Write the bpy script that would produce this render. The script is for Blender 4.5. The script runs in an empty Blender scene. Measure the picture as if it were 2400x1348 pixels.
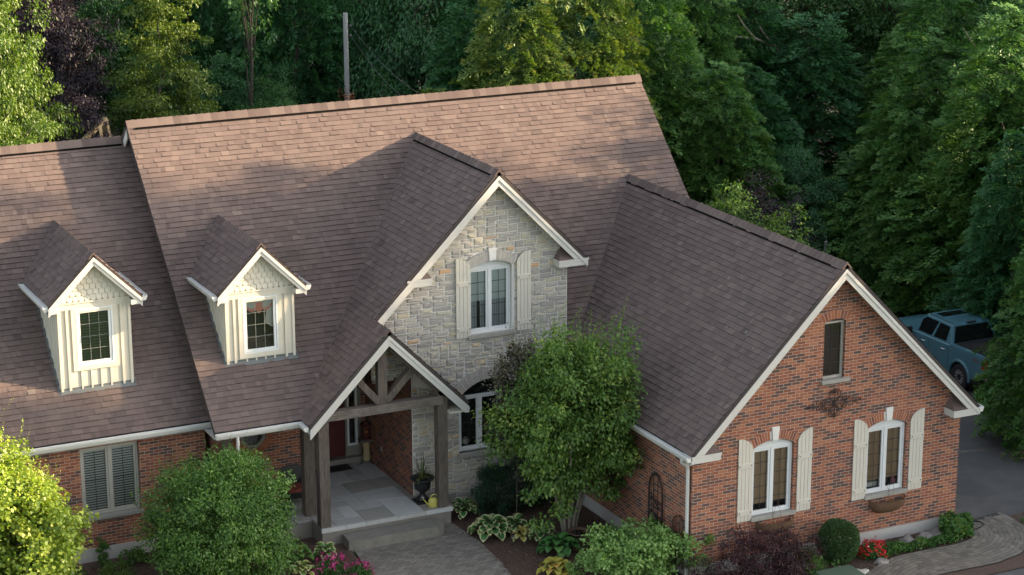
import bpy, math, random
import numpy as np
from mathutils import Vector, Matrix
from mathutils.geometry import tessellate_polygon

S = bpy.context.scene
COL = S.collection
R = math.radians
GZ = -0.45                       # ground level, metres (porch floor is z = 0)

# ------------------------------------------------------------------ camera
cd = bpy.data.cameras.new('camera'); cam = bpy.data.objects.new('camera', cd); COL.objects.link(cam)
yaw, pitch, roll = 0.451, -0.271, -0.003
fw = Vector((math.sin(yaw)*math.cos(pitch), math.cos(yaw)*math.cos(pitch), math.sin(pitch)))
rt = Vector((math.cos(yaw), -math.sin(yaw), 0)); up = rt.cross(fw)
r_ = math.cos(roll)*rt + math.sin(roll)*up; u_ = -math.sin(roll)*rt + math.cos(roll)*up
mw = Matrix((r_, u_, -fw)).transposed().to_4x4(); mw.translation = (-14.962, -53.258, 19.827)
cam.matrix_world = mw
cd.sensor_width = 36.0; cd.lens = 36.0*5136.0/2400.0; cd.clip_start = 0.5; cd.clip_end = 3000
S.camera = cam

# ------------------------------------------------------------------ light
SUN_AZ, SUN_EL = 15.0, 14.3      # azimuth measured from +X towards -Y
w = bpy.data.worlds.new('World'); S.world = w; w.use_nodes = True
nt = w.node_tree; nt.nodes.clear()
sky = nt.nodes.new('ShaderNodeTexSky'); sky.sky_type = 'NISHITA'; sky.sun_disc = False
sky.sun_elevation = R(SUN_EL); sky.sun_rotation = R(90+SUN_AZ); sky.air_density = 1.0; sky.dust_density = 2.5; sky.ozone_density = 1.0
bg = nt.nodes.new('ShaderNodeBackground'); bg.inputs[1].default_value = 0.12
wo = nt.nodes.new('ShaderNodeOutputWorld'); hs = nt.nodes.new('ShaderNodeHueSaturation'); hs.inputs['Saturation'].default_value = .5; nt.links.new(sky.outputs[0], hs.inputs['Color']); nt.links.new(hs.outputs[0], bg.inputs[0]); nt.links.new(bg.outputs[0], wo.inputs[0])
sd = bpy.data.lights.new('sun', 'SUN'); sun = bpy.data.objects.new('sun', sd); COL.objects.link(sun)
sd.energy = 4.7; sd.angle = R(0.6); sd.color = (1.0, 0.75, 0.48)
ce = math.cos(R(SUN_EL))
sdir = Vector((ce*math.cos(R(SUN_AZ)), -ce*math.sin(R(SUN_AZ)), math.sin(R(SUN_EL))))
sun.rotation_euler = sdir.to_track_quat('Z', 'Y').to_euler(); sun.location = (60, -20, 40)
S.view_settings.view_transform = 'Standard'; S.view_settings.look = 'None'; S.view_settings.gamma = 1.0
S.view_settings.exposure = 2.35
S.cycles.max_bounces = 6; S.cycles.transparent_max_bounces = 8; S.cycles.diffuse_bounces = 3

# ------------------------------------------------------------------ helpers
def tag(o, label=None, cat=None, group=None, kind=None):
    if label: o['label'] = label
    if cat: o['category'] = cat
    if group: o['group'] = group
    if kind: o['kind'] = kind
    return o

def empty(name, loc=(0, 0, 0), rz=0, parent=None):
    o = bpy.data.objects.new(name, None); COL.objects.link(o)
    o.location = loc; o.rotation_euler.z = rz; o.empty_display_size = .2
    if parent: o.parent = parent
    return o

class MB:
    """collects faces and builds one mesh with metre-scaled UVs and a per-face 'tone'"""
    def __init__(s): s.v = []; s.f = []; s.m = []; s.t = []; s.s = []
    def face(s, pts, mat=0, tone=.5, smooth=False):
        n = len(s.v); s.v += [tuple(p) for p in pts]; s.f.append(tuple(range(n, n+len(pts))))
        s.m.append(mat); s.t.append(tone); s.s.append(smooth)
    def idx(s, pts, faces, mat=0, tone=.5, smooth=False):
        n = len(s.v); s.v += [tuple(p) for p in pts]
        for f in faces:
            s.f.append(tuple(n+i for i in f)); s.m.append(mat); s.t.append(tone); s.s.append(smooth)
    def box(s, x0, x1, y0, y1, z0, z1, mat=0, tone=.5, M=None):
        p = [Vector(q) for q in ((x0,y0,z0),(x1,y0,z0),(x1,y1,z0),(x0,y1,z0),(x0,y0,z1),(x1,y0,z1),(x1,y1,z1),(x0,y1,z1))]
        if M is not None: p = [M @ q for q in p]
        for f in ((0,3,2,1),(4,5,6,7),(0,1,5,4),(1,2,6,5),(2,3,7,6),(3,0,4,7)):
            s.face([p[i] for i in f], mat, tone)
    def beam(s, a, b, wx, wy, up=(0,0,1), mat=0, tone=.5):
        a = Vector(a); b = Vector(b); d = (b-a); L = d.length; d.normalize()
        x = d.cross(Vector(up)); x = x.normalized() if x.length > 1e-4 else Vector((1,0,0)); y = x.cross(d)
        M = Matrix((x, d, y)).transposed().to_4x4(); M.translation = a
        s.box(-wx/2, wx/2, 0, L, -wy/2, wy/2, mat, tone, M)
    def prism(s, poly, ext, mat=0, tone=.5, side=None):
        poly = [Vector(p) for p in poly]; e = Vector(ext); n = Vector((0,0,0))
        for i in range(len(poly)): n += (poly[i]-poly[0]).cross(poly[(i+1) % len(poly)]-poly[0])
        if n.dot(e) > 0: poly = poly[::-1]
        tris = tessellate_polygon([poly])
        for t in tris if len(poly) > 4 else ():
            a, b, c = (poly[i] for i in t)
            nn = (b-a).cross(c-a)
            if nn.dot(e) > 0: b, c = c, b
            s.face((a, b, c), mat, tone); s.face((a+e, c+e, b+e), mat, tone)
        if len(poly) <= 4:
            s.face(poly, mat, tone); s.face([p+e for p in poly[::-1]], mat, tone)
        for i in range(len(poly)):
            a, b = poly[i], poly[(i+1) % len(poly)]
            s.face((b, a, a+e, b+e), mat if side is None else side, tone)
    def holed(s, outer, holes, depth=None, mat=0, revmat=0, tone=.5):
        """wall sheet in any plane with holes; depth = vector of the reveals"""
        polys = [[Vector(p) for p in outer]]+[[Vector(p) for p in h] for h in holes]
        flat = [p for q in polys for p in q]
        n0 = Vector((0,0,0)); o = polys[0]
        for i in range(len(o)): n0 += (o[i]-o[0]).cross(o[(i+1) % len(o)]-o[0])
        for t in tessellate_polygon(polys):
            a, b, c = (flat[i] for i in t)
            if (b-a).cross(c-a).length < 1e-9: continue
            if (b-a).cross(c-a).dot(n0) < 0: b, c = c, b
            s.face((a, b, c), mat, tone)
        if depth is not None:
            d = Vector(depth)
            for h in polys[1:]:
                for i in range(len(h)):
                    a, b = h[i], h[(i+1) % len(h)]
                    s.face((a, b, b+d, a+d), revmat, tone)
    def tube(s, pts, r, n=6, mat=0, tone=.5, r2=None, cap=True, smooth=True):
        pts = [Vector(p) for p in pts]; rings = []; prev = None; k = len(pts)
        for i, p in enumerate(pts):
            d = (pts[min(i+1, k-1)]-pts[max(i-1, 0)]); d.normalize()
            if prev is None:
                a = d.cross(Vector((0,0,1))); a = a if a.length > .05 else d.cross(Vector((1,0,0)))
            else: a = prev - d*prev.dot(d)
            a.normalize(); prev = a; b = d.cross(a)
            rr = (r[i] if isinstance(r, (list, tuple)) else (r if r2 is None else r+(r2-r)*i/max(1, k-1)))
            rings.append([p+(a*math.cos(2*math.pi*j/n)+b*math.sin(2*math.pi*j/n))*rr for j in range(n)])
        base = [q for ring in rings for q in ring]; F = []
        for i in range(k-1):
            for j in range(n): F.append((i*n+j, i*n+(j+1) % n, (i+1)*n+(j+1) % n, (i+1)*n+j))
        s.idx(base, F, mat, tone, smooth)
        if cap: s.face(rings[0][::-1], mat, tone); s.face(rings[-1], mat, tone)
    def lathe(s, c, prof, n=20, mat=0, tone=.5, sx=1, sy=1):
        c = Vector(c); base = []; F = []
        for r, z in prof:
            for j in range(n): base.append(c+Vector((r*sx*math.cos(2*math.pi*j/n), r*sy*math.sin(2*math.pi*j/n), z)))
        for i in range(len(prof)-1):
            for j in range(n): F.append((i*n+j, i*n+(j+1) % n, (i+1)*n+(j+1) % n, (i+1)*n+j))
        s.idx(base, F, mat, tone, True)
    def build(s, name, mats, parent=None, bevel=0, origin=None, weld=False):
        mats = mats if isinstance(mats, (list, tuple)) else [mats]
        off = Vector(origin) if origin is not None else Vector((0,0,0))
        if parent is not None and origin is None:
            q = parent; off = Vector((0,0,0))
            while q: off += Vector(q.location); q = q.parent
        me = bpy.data.meshes.new(name); V = np.array(s.v, dtype=np.float64)
        me.from_pydata([tuple(p) for p in (V-np.array(off))], [], s.f)
        for m in mats: me.materials.append(m)
        nf = len(s.f)
        me.polygons.foreach_set('material_index', s.m); me.polygons.foreach_set('use_smooth', s.s)
        at = me.attributes.new('tone', 'FLOAT', 'FACE'); at.data.foreach_set('value', s.t)
        uv = me.uv_layers.new(name='UVMap'); nr = np.empty(nf*3); me.polygons.foreach_get('normal', nr); nr = nr.reshape(-1, 3)
        T = np.stack([-nr[:,1], nr[:,0], np.zeros(nf)], 1); L = np.linalg.norm(T, axis=1); flat = L < 1e-3
        T[flat] = (1,0,0); T[~flat] /= L[~flat][:,None]; B = np.cross(nr, T); B[flat] = (0,1,0)
        lt = np.array([len(f) for f in s.f]); fi = np.repeat(np.arange(nf), lt); vi = np.concatenate([np.array(f) for f in s.f])
        P = V[vi]; out = np.stack([(P*T[fi]).sum(1), (P*B[fi]).sum(1)], 1).astype(np.float32)
        uv.data.foreach_set('uv', out.ravel())
        o = bpy.data.objects.new(name, me); COL.objects.link(o)
        if parent is not None: o.parent = parent
        elif origin is not None: o.location = off
        if bevel or weld:
            wd = o.modifiers.new('weld', 'WELD'); wd.merge_threshold = .0004
        if bevel:
            b = o.modifiers.new('bevel', 'BEVEL'); b.width = bevel; b.segments = 2; b.limit_method = 'ANGLE'; b.angle_limit = R(40)
        return o

def mesh_np(name, V, nper, mats, tone=None, uvs=False):
    """fast mesh of separate n-gons: V is (N*nper,3)"""
    N = len(V)//nper; me = bpy.data.meshes.new(name)
    me.vertices.add(len(V)); me.vertices.foreach_set('co', np.asarray(V, np.float32).ravel())
    me.loops.add(len(V)); me.loops.foreach_set('vertex_index', np.arange(len(V), dtype=np.int32))
    me.polygons.add(N); me.polygons.foreach_set('loop_start', np.arange(0, len(V), nper, dtype=np.int32))
    try: me.polygons.foreach_set('loop_total', np.full(N, nper, np.int32))
    except Exception: pass
    me.update(calc_edges=True)
    if tone is not None:
        at = me.attributes.new('tone', 'FLOAT', 'FACE'); at.data.foreach_set('value', np.asarray(tone, np.float32))
    for m in mats if isinstance(mats, (list, tuple)) else [mats]: me.materials.append(m)
    return me

# ------------------------------------------------------------------ materials
def newmat(name):
    m = bpy.data.materials.new(name); m.use_nodes = True; n = m.node_tree.nodes; b = n['Principled BSDF']
    return m, n, m.node_tree.links, b
def N(n, t, **k):
    x = n.new('ShaderNode'+t)
    for a, v in k.items(): setattr(x, a, v)
    return x
def ramp(n, stops, interp='LINEAR'):
    x = N(n, 'ValToRGB'); x.color_ramp.interpolation = interp; e = x.color_ramp.elements
    while len(e) < len(stops): e.new(.5)
    for q, (p, c) in zip(e, stops): q.position = p; q.color = (*c, 1)
    return x
def mixc(n, l, a, b, fac, mode='MIX'):
    x = N(n, 'Mix', data_type='RGBA', blend_type=mode)
    for s, v in ((6, a), (7, b), (0, fac)):
        if isinstance(v, bpy.types.NodeSocket): l.new(v, x.inputs[s])
        elif s == 0: x.inputs[0].default_value = v
        else: x.inputs[s].default_value = (*v, 1)
    return x.outputs[2]
def noise(n, l, vec, scale, detail=4, rough=.6, dist=0):
    x = N(n, 'TexNoise'); x.inputs['Scale'].default_value = scale; x.inputs['Detail'].default_value = detail
    x.inputs['Roughness'].default_value = rough; x.inputs['Distortion'].default_value = dist
    if vec is not None: l.new(vec, x.inputs['Vector'])
    return x.outputs['Fac']
def mr(n, l, s, a, b, c, d):
    x = N(n, 'MapRange'); l.new(s, x.inputs[0])
    for i, v in enumerate((a, b, c, d)): x.inputs[i+1].default_value = v
    return x.outputs[0]
def bump(n, l, h, bsdf, dist=.01, strength=.6):
    x = N(n, 'Bump'); x.inputs['Distance'].default_value = dist; x.inputs['Strength'].default_value = strength
    l.new(h, x.inputs['Height']); l.new(x.outputs[0], bsdf.inputs['Normal']); return x
def mapping(n, l, vec, scale):
    x = N(n, 'Mapping'); x.inputs['Scale'].default_value = scale; l.new(vec, x.inputs[0]); return x.outputs[0]
def objco(n): return N(n, 'TexCoord').outputs['Object']
def uvco(n): return N(n, 'UVMap', uv_map='UVMap').outputs[0]
def toneco(n): return N(n, 'Attribute', attribute_name='tone').outputs['Fac']

def m_plain(name, col, rough=.6, var=.12, scale=6, bumpd=0, metal=0, spec=.4, dirt=None):
    m, n, l, b = newmat(name); c = objco(n); f = noise(n, l, c, scale, 5)
    lo = tuple(x*(1-var) for x in col); hi = tuple(min(1, x*(1+var)) for x in col)
    out = mixc(n, l, lo, hi, f)
    if dirt:
        g = mr(n, l, noise(n, l, c, 1.7, 6, .7), .55, .75, 0, .5); out = mixc(n, l, out, dirt, g)
    l.new(out, b.inputs['Base Color']); b.inputs['Roughness'].default_value = rough; b.inputs['Metallic'].default_value = metal
    b.inputs['Specular IOR Level'].default_value = spec
    if bumpd: bump(n, l, noise(n, l, c, scale*6, 5, .7), b, bumpd, .6)
    return m

BRICK_STOPS = [(0, (.072,.047,.041)), (.16, (.092,.053,.044)), (.28, (.145,.060,.041)), (.45, (.205,.072,.041)), (.64, (.250,.086,.045)), (.82, (.285,.104,.052)), (1, (.33,.135,.070))]
def m_brick(name, bw=.227, bh=.075, mort=.0112, dark=1.0):
    m, n, l, b = newmat(name); uv = uvco(n)
    wob = N(n, 'TexNoise'); wob.inputs['Scale'].default_value = 9; l.new(uv, wob.inputs['Vector'])
    ad = N(n, 'VectorMath', operation='MULTIPLY_ADD'); l.new(wob.outputs['Color'], ad.inputs[0]); ad.inputs[1].default_value = (.005,.005,0); l.new(uv, ad.inputs[2])
    t = N(n, 'TexBrick'); t.offset = .5; t.inputs['Scale'].default_value = 1
    for k, v in (('Brick Width', bw), ('Row Height', bh), ('Mortar Size', mort/2), ('Mortar Smooth', .25), ('Bias', 0)): t.inputs[k].default_value = v
    t.inputs['Color1'].default_value = (0,0,0,1); t.inputs['Color2'].default_value = (1,1,1,1); t.inputs['Mortar'].default_value = (.5,.5,.5,1)
    l.new(ad.outputs[0], t.inputs['Vector'])
    cr = ramp(n, BRICK_STOPS); l.new(t.outputs['Color'], cr.inputs[0])
    g = noise(n, l, uv, 55, 4, .7); g2 = noise(n, l, uv, .8, 4, .6)
    c = mixc(n, l, cr.outputs[0], (.33,.12,.06), mr(n, l, g, .45, .8, 0, .35))
    c = mixc(n, l, c, (1.25,1.2,1.15), mr(n, l, g2, .3, .8, 0, .25), 'MULTIPLY') if False else c
    mo = mixc(n, l, (.35,.315,.275), (.46,.42,.37), noise(n, l, uv, 3, 4))
    c = mixc(n, l, c, mo, t.outputs['Fac'])
    c = mixc(n, l, c, (.42,.38,.34), mr(n, l, noise(n, l, uv, 1.3, 6, .75), .6, .85, 0, .30))
    l.new(c, b.inputs['Base Color']); b.inputs['Roughness'].default_value = .88; b.inputs['Specular IOR Level'].default_value = .25
    inv = N(n, 'Math', operation='MULTIPLY_ADD'); l.new(t.outputs['Fac'], inv.inputs[0]); inv.inputs[1].default_value = -1; l.new(mr(n, l, g, 0, 1, .7, 1.1), inv.inputs[2])
    bump(n, l, inv.outputs[0], b, .008, .9)
    return m

def m_tone(name, stops, rough=.85, nscale=40, nmix=.3, ncol=None, bumpd=.004, big=None, spec=.25, interp='LINEAR'):
    m, n, l, b = newmat(name); c = objco(n); t = toneco(n); cr = ramp(n, stops, interp); l.new(t, cr.inputs[0]); out = cr.outputs[0]
    f = noise(n, l, c, nscale, 5, .7)
    out = mixc(n, l, out, mixc(n, l, (.45,.45,.45), (1.5,1.5,1.5), f), nmix, 'MULTIPLY')
    if ncol: out = mixc(n, l, out, ncol, mr(n, l, noise(n, l, c, nscale*.25, 5, .7), .5, .8, 0, .5))
    if big: out = mixc(n, l, out, big[0], mr(n, l, noise(n, l, c, big[1], 5, .65), .48, .78, 0, big[2]))
    l.new(out, b.inputs['Base Color']); b.inputs['Roughness'].default_value = rough; b.inputs['Specular IOR Level'].default_value = spec
    if bumpd: bump(n, l, f, b, bumpd, .7)
    return m

def m_leaf(name, stops, trans=.35, gloss=.03, rough=.5):
    m = bpy.data.materials.new(name); m.use_nodes = True; n = m.node_tree.nodes; l = m.node_tree.links; n.clear()
    o = N(n, 'OutputMaterial'); t = toneco(n); cr = ramp(n, stops); l.new(t, cr.inputs[0])
    d = N(n, 'BsdfDiffuse'); tr = N(n, 'BsdfTranslucent'); g = N(n, 'BsdfGlossy'); g.inputs['Roughness'].default_value = rough
    g.inputs['Color'].default_value = (.8,.85,.8,1)
    l.new(cr.outputs[0], d.inputs[0])
    tc = mixc(n, l, cr.outputs[0], (1.25,1.35,.5), 1.0, 'MULTIPLY'); l.new(tc, tr.inputs[0])
    a = N(n, 'MixShader'); a.inputs[0].default_value = trans; l.new(d.outputs[0], a.inputs[1]); l.new(tr.outputs[0], a.inputs[2])
    b = N(n, 'MixShader'); b.inputs[0].default_value = gloss; l.new(a.outputs[0], b.inputs[1]); l.new(g.outputs[0], b.inputs[2])
    l.new(b.outputs[0], o.inputs[0]); return m

def m_wood(name, c0, c1, axis=(8,8,.8), rough=.85):
    m, n, l, b = newmat(name); c = mapping(n, l, objco(n), axis)
    f = noise(n, l, c, 4, 6, .7, .6); f2 = noise(n, l, objco(n), 1.5, 3)
    out = mixc(n, l, c0, c1, mr(n, l, f, .3, .7, 0, 1)); out = mixc(n, l, out, tuple(x*.6 for x in c0), mr(n, l, f2, .5, .75, 0, .5))
    l.new(out, b.inputs['Base Color']); b.inputs['Roughness'].default_value = rough; b.inputs['Specular IOR Level'].default_value = .2
    bump(n, l, f, b, .006, .7); return m

def m_glass(name, tint=(.96,.985,.97), ior=1.5):
    m = bpy.data.materials.new(name); m.use_nodes = True; n = m.node_tree.nodes; l = m.node_tree.links; n.clear()
    o = N(n, 'OutputMaterial'); t = N(n, 'BsdfTransparent'); t.inputs[0].default_value = (*tint, 1)
    g = N(n, 'BsdfGlossy'); g.inputs['Roughness'].default_value = .02
    f = N(n, 'Fresnel'); f.inputs[0].default_value = ior; a = N(n, 'MixShader')
    ml = N(n, 'Math', operation='MULTIPLY_ADD'); l.new(f.outputs[0], ml.inputs[0]); ml.inputs[1].default_value = 1.2; ml.inputs[2].default_value = .01
    l.new(ml.outputs[0], a.inputs[0]); l.new(t.outputs[0], a.inputs[1]); l.new(g.outputs[0], a.inputs[2]); l.new(a.outputs[0], o.inputs[0]); return m

def m_bars(name, c0, c1, period, axis=2, duty=.7, rough=.7):
    """horizontal slats of a blind"""
    m, n, l, b = newmat(name); sp = N(n, 'SeparateXYZ'); l.new(objco(n), sp.inputs[0])
    a = N(n, 'Math', operation='DIVIDE'); l.new(sp.outputs[axis], a.inputs[0]); a.inputs[1].default_value = period
    f = N(n, 'Math', operation='FRACT'); l.new(a.outputs[0], f.inputs[0])
    g = N(n, 'Math', operation='GREATER_THAN'); l.new(f.outputs[0], g.inputs[0]); g.inputs[1].default_value = duty
    l.new(mixc(n, l, c0, c1, g.outputs[0]), b.inputs['Base Color']); b.inputs['Roughness'].default_value = rough
    return m

M = {}
M['brick'] = m_brick('brick')
M['vouss'] = m_tone('arch_brick', [(0,(.15,.06,.04)),(.4,(.26,.09,.045)),(1,(.35,.135,.065))], nscale=50, bumpd=.003)
M['mortar'] = m_plain('mortar', (.56,.54,.505), .95, .15, 12, .004)
M['stone'] = m_tone('rock_face_stone', [(0,(.285,.262,.240)),(.35,(.35,.322,.285)),(.62,(.395,.362,.305)),(.88,(.44,.395,.30)),(.96,(.47,.385,.255)),(1,(.46,.29,.165))], nscale=14, nmix=.5, bumpd=.02, big=((.36,.34,.30),3,.45))
M['shingle'] = m_tone('asphalt_shingle', [(0,(.082,.062,.058)),(.3,(.105,.078,.071)),(.6,(.130,.096,.086)),(.85,(.152,.114,.099)),(1,(.18,.142,.122))], rough=.92, nscale=110, nmix=.5, bumpd=.004, big=((.145,.12,.106),.7,.35), spec=.15)
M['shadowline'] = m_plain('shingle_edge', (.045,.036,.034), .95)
M['ridge'] = m_tone('ridge_cap_shingle', [(0,(.092,.068,.061)),(.5,(.118,.088,.078)),(1,(.145,.11,.096))], rough=.92, nscale=120, nmix=.35, bumpd=.003, spec=.15)
M['vent'] = m_plain('ridge_vent', (.005,.0045,.004), .95, spec=.05)
M['white'] = m_plain('white_trim', (.47,.455,.42), .45, .05, 3, 0, dirt=(.5,.47,.42))
M['gutter'] = m_plain('gutter_white', (.54,.53,.50), .35, .06, 4, 0, dirt=(.42,.4,.36))
M['cream'] = m_plain('cream_paint', (.50,.465,.385), .6, .07, 5, .001, dirt=(.47,.40,.29))
M['shutter'] = m_plain('shutter_paint', (.50,.468,.40), .55, .05, 5, .001, dirt=(.46,.42,.34))
M['soffit'] = m_plain('soffit', (.40,.385,.35), .6, .05, 3)
M['vinyl'] = m_plain('window_frame_white', (.58,.595,.59), .35, .04, 4)
M['concrete'] = m_plain('foundation_concrete', (.40,.375,.345), .9, .14, 3, .003, dirt=(.26,.24,.215))
M['sill'] = m_plain('stone_sill', (.27,.26,.23), .85, .2, 9, .006)
M['key'] = m_plain('keystone', (.60,.585,.55), .8, .08, 20, .006)
M['timber'] = m_wood('weathered_timber', (.055,.043,.034), (.155,.130,.108))
M['timberh'] = m_wood('weathered_timber_beam', (.075,.06,.049), (.21,.182,.155), (.8,8,8))
M['oldwood'] = m_wood('grey_wood', (.14,.12,.10), (.30,.26,.21))
M['freshwood'] = m_wood('tan_wood', (.28,.21,.12), (.42,.33,.2), (3,3,3))
M['fence'] = m_wood('dark_fence_wood', (.02,.017,.014), (.05,.042,.034))
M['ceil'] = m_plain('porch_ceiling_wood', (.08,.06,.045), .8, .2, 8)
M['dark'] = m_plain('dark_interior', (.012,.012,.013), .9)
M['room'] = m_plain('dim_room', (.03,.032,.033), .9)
M['basest'] = m_plain('porch_base_stone', (.215,.195,.165), .9, .25, 6, .008)
M['beige'] = m_plain('beige_window_frame', (.36,.345,.30), .5, .06, 4)
M['lead'] = m_plain('leaded_grille', (.03,.03,.03), .5)
M['leadw'] = m_plain('light_grille', (.20,.215,.195), .5)
M['glass'] = m_glass('window_glass')
M['bamboo'] = m_tone('woven_shade', [(0,(.22,.145,.085)),(1,(.32,.22,.135))], nscale=60, nmix=.5, bumpd=.003)
M['slats'] = m_bars('venetian_blind', (.48,.48,.455), (.03,.03,.03), .062, 2, .62)
M['slatsg'] = m_bars('green_venetian_blind', (.045,.065,.03), (.02,.03,.016), .07, 2, .7)
M['roller'] = m_plain('roller_shade', (.42,.47,.46), .8, .03, 2)
M['curtain'] = m_bars('curtain', (.30,.33,.33), (.20,.22,.23), .07, 0, .5)
M['pink'] = m_plain('pink_valance', (.55,.22,.17), .8, .1, 20)
M['lace'] = m_plain('lace_curtain', (.40,.40,.37), .8, .15, 15)
M['door'] = m_plain('red_door', (.075,.012,.012), .45, .1, 4)
M['doorframe'] = m_plain('door_frame', (.20,.185,.155), .6, .1, 4)
M['flag'] = m_tone('flagstone', [(0,(.27,.245,.215)),(.35,(.34,.325,.305)),(.65,(.40,.395,.375)),(1,(.46,.455,.43))], nscale=5, nmix=.35, bumpd=.003, rough=.75)
M['stepst'] = m_plain('step_stone', (.19,.175,.145), .9, .35, 5, .02, dirt=(.10,.10,.07))
M['mulch'] = m_tone('mulch', [(0,(.068,.042,.033)),(1,(.135,.088,.067))], nscale=28, nmix=.8, bumpd=.05, big=((.10,.075,.055),4,.5))
M['asphalt'] = m_tone('asphalt', [(0,(.066,.066,.067)),(1,(.095,.093,.091))], nscale=60, nmix=.5, bumpd=.004, big=((.145,.135,.125),.75,.75), rough=.9)
M['lawn'] = m_tone('lawn', [(0,(.03,.06,.015)),(1,(.05,.09,.022))], nscale=9, nmix=.6, bumpd=.03, big=((.05,.06,.02),.2,.5))
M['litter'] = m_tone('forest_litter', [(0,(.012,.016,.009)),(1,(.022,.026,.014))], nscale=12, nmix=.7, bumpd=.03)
M['black'] = m_plain('black_plastic', (.012,.012,.013), .5)
M['iron'] = m_plain('wrought_iron', (.018,.015,.014), .6, .2, 30, .002)
M['rust'] = m_plain('rusted_iron', (.10,.045,.025), .8, .4, 20, .004)
M['coco'] = m_tone('coconut_fibre', [(0,(.05,.030,.019)),(1,(.17,.10,.058))], nscale=14, nmix=.9, bumpd=.02)
M['rock'] = m_plain('field_stone', (.22,.20,.18), .9, .35, 7, .02)
M['whiterock'] = m_plain('pale_stone', (.42,.40,.36), .9, .3, 10, .015)
M['canyel'] = m_plain('yellow_can', (.42,.38,.09), .5, .08, 4)
M['cushion'] = m_plain('rust_red_cushion', (.22,.05,.035), .85, .15, 12)
M['greenbox'] = m_plain('green_utility_metal', (.075,.11,.075), .5, .1, 5)
M['bark'] = m_wood('bark', (.035,.028,.022), (.11,.09,.07), (9,9,1.5))
M['barkp'] = m_wood('pale_bark', (.13,.11,.085), (.27,.235,.19), (9,9,1.5))
M['pole'] = m_wood('utility_pole_wood', (.20,.20,.195), (.36,.36,.35), (12,12,.5))
M['bath'] = m_plain('rusty_bird_bath', (.095,.055,.040), .7, .25, 14, .005)
M['water'] = m_plain('dark_water', (.012,.010,.008), .05)
M['flash'] = m_plain('grey_flashing', (.105,.115,.115), .6, .08, 5)

def m_paver(name, bw, bh, c0, c1, c2):
    m, n, l, b = newmat(name); uv = uvco(n); t = N(n, 'TexBrick'); t.offset = .5; t.inputs['Scale'].default_value = 1
    for k, v in (('Brick Width', bw), ('Row Height', bh), ('Mortar Size', .006), ('Mortar Smooth', .4), ('Bias', 0)): t.inputs[k].default_value = v
    t.inputs['Color1'].default_value = (0,0,0,1); t.inputs['Color2'].default_value = (1,1,1,1); l.new(uv, t.inputs['Vector'])
    cr = ramp(n, [(0, c0), (.5, c1), (1, c2)]); l.new(t.outputs['Color'], cr.inputs[0])
    c = mixc(n, l, cr.outputs[0], (.035,.035,.028), mr(n, l, t.outputs['Fac'], 0, 1, 0, .8))
    c = mixc(n, l, c, (.06,.065,.04), mr(n, l, noise(n, l, uv, 1.1, 6, .7), .5, .8, 0, .5))
    c = mixc(n, l, c, mixc(n, l, (.6,.6,.6), (1.4,1.4,1.4), noise(n, l, uv, 45, 5, .7)), .5, 'MULTIPLY')
    l.new(c, b.inputs['Base Color']); b.inputs['Roughness'].default_value = .85
    inv = N(n, 'Math', operation='SUBTRACT'); inv.inputs[0].default_value = 1; l.new(t.outputs['Fac'], inv.inputs[1]); bump(n, l, inv.outputs[0], b, .008, .8)
    return m
M['paver'] = m_paver('paver', .20, .12, (.145,.125,.103), (.185,.162,.135), (.23,.203,.17))
M['paverp'] = m_tone('paver_single', [(0,(.13,.115,.096)),(.5,(.172,.152,.127)),(1,(.22,.195,.16))], nscale=30, nmix=.5, bumpd=.006)
M['joint'] = m_plain('paver_joint', (.045,.045,.036), .95, .3, 10)
m, n, l, b = newmat('truck_paint'); M['paint'] = m
b.inputs['Base Color'].default_value = (.062,.168,.205,1); b.inputs['Roughness'].default_value = .35; b.inputs['Coat Weight'].default_value = .6; b.inputs['Coat Roughness'].default_value = .06
M['tglass'] = m_plain('truck_glass', (.008,.009,.010), .05, .02, 1, 0, 0, .6)
M['rubber'] = m_plain('tyre_rubber', (.02,.02,.021), .85)
M['rim'] = m_plain('alloy_grey', (.06,.06,.062), .4, .05, 3, 0, .4)
M['rimlight'] = m_plain('alloy_light', (.45,.45,.46), .35, .05, 3, 0, .6)
M['chrome'] = m_plain('chrome', (.6,.6,.6), .15, .02, 1, 0, 1)
M['tail'] = m_plain('tail_light_red', (.35,.012,.012), .2)
M['cover'] = m_plain('bed_cover_vinyl', (.022,.022,.023), .9, spec=.1)

def ramp4(a, b, c, d): return [(0, a), (.35, b), (.7, c), (1, d)]
M['l_yellow'] = m_leaf('sunlit_yellow_green_leaf', ramp4((0.115,0.184,0.024),(0.196,0.276,0.033),(0.287,0.356,0.050),(0.391,0.414,0.077)), .4)
M['l_green'] = m_leaf('shrub_leaf', ramp4((0.037,0.086,0.016),(0.059,0.132,0.022),(0.095,0.186,0.031),(0.183,0.264,0.051)), .3, .03)
M['l_service'] = m_leaf('garden_tree_leaf', ramp4((0.044,0.096,0.018),(0.074,0.147,0.024),(0.121,0.204,0.032),(0.246,0.288,0.060)), .32, .03)
M['l_purple'] = m_leaf('purple_leaf', ramp4((0.014,0.009,0.016),(0.022,0.013,0.024),(0.035,0.022,0.034),(0.054,0.039,0.050)), .2, .03)
M['l_bronze'] = m_leaf('bronze_leaf', ramp4((.045,.035,.03),(.07,.06,.04),(.09,.09,.05),(.12,.13,.07)), .2, .03)
M['l_barb'] = m_leaf('barberry_leaf', ramp4((.022,.010,.014),(.036,.014,.020),(.058,.020,.028),(.10,.03,.035)), .2, .03)
M['l_lime'] = m_leaf('lime_shrub_leaf', ramp4((.09,.17,.04),(.14,.245,.06),(.20,.32,.09),(.28,.40,.13)), .3, .03)
M['l_box'] = m_leaf('boxwood_leaf', ramp4((0.022,0.054,0.016),(0.034,0.078,0.020),(0.050,0.102,0.026),(0.084,0.144,0.036)), .2, .03)
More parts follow.
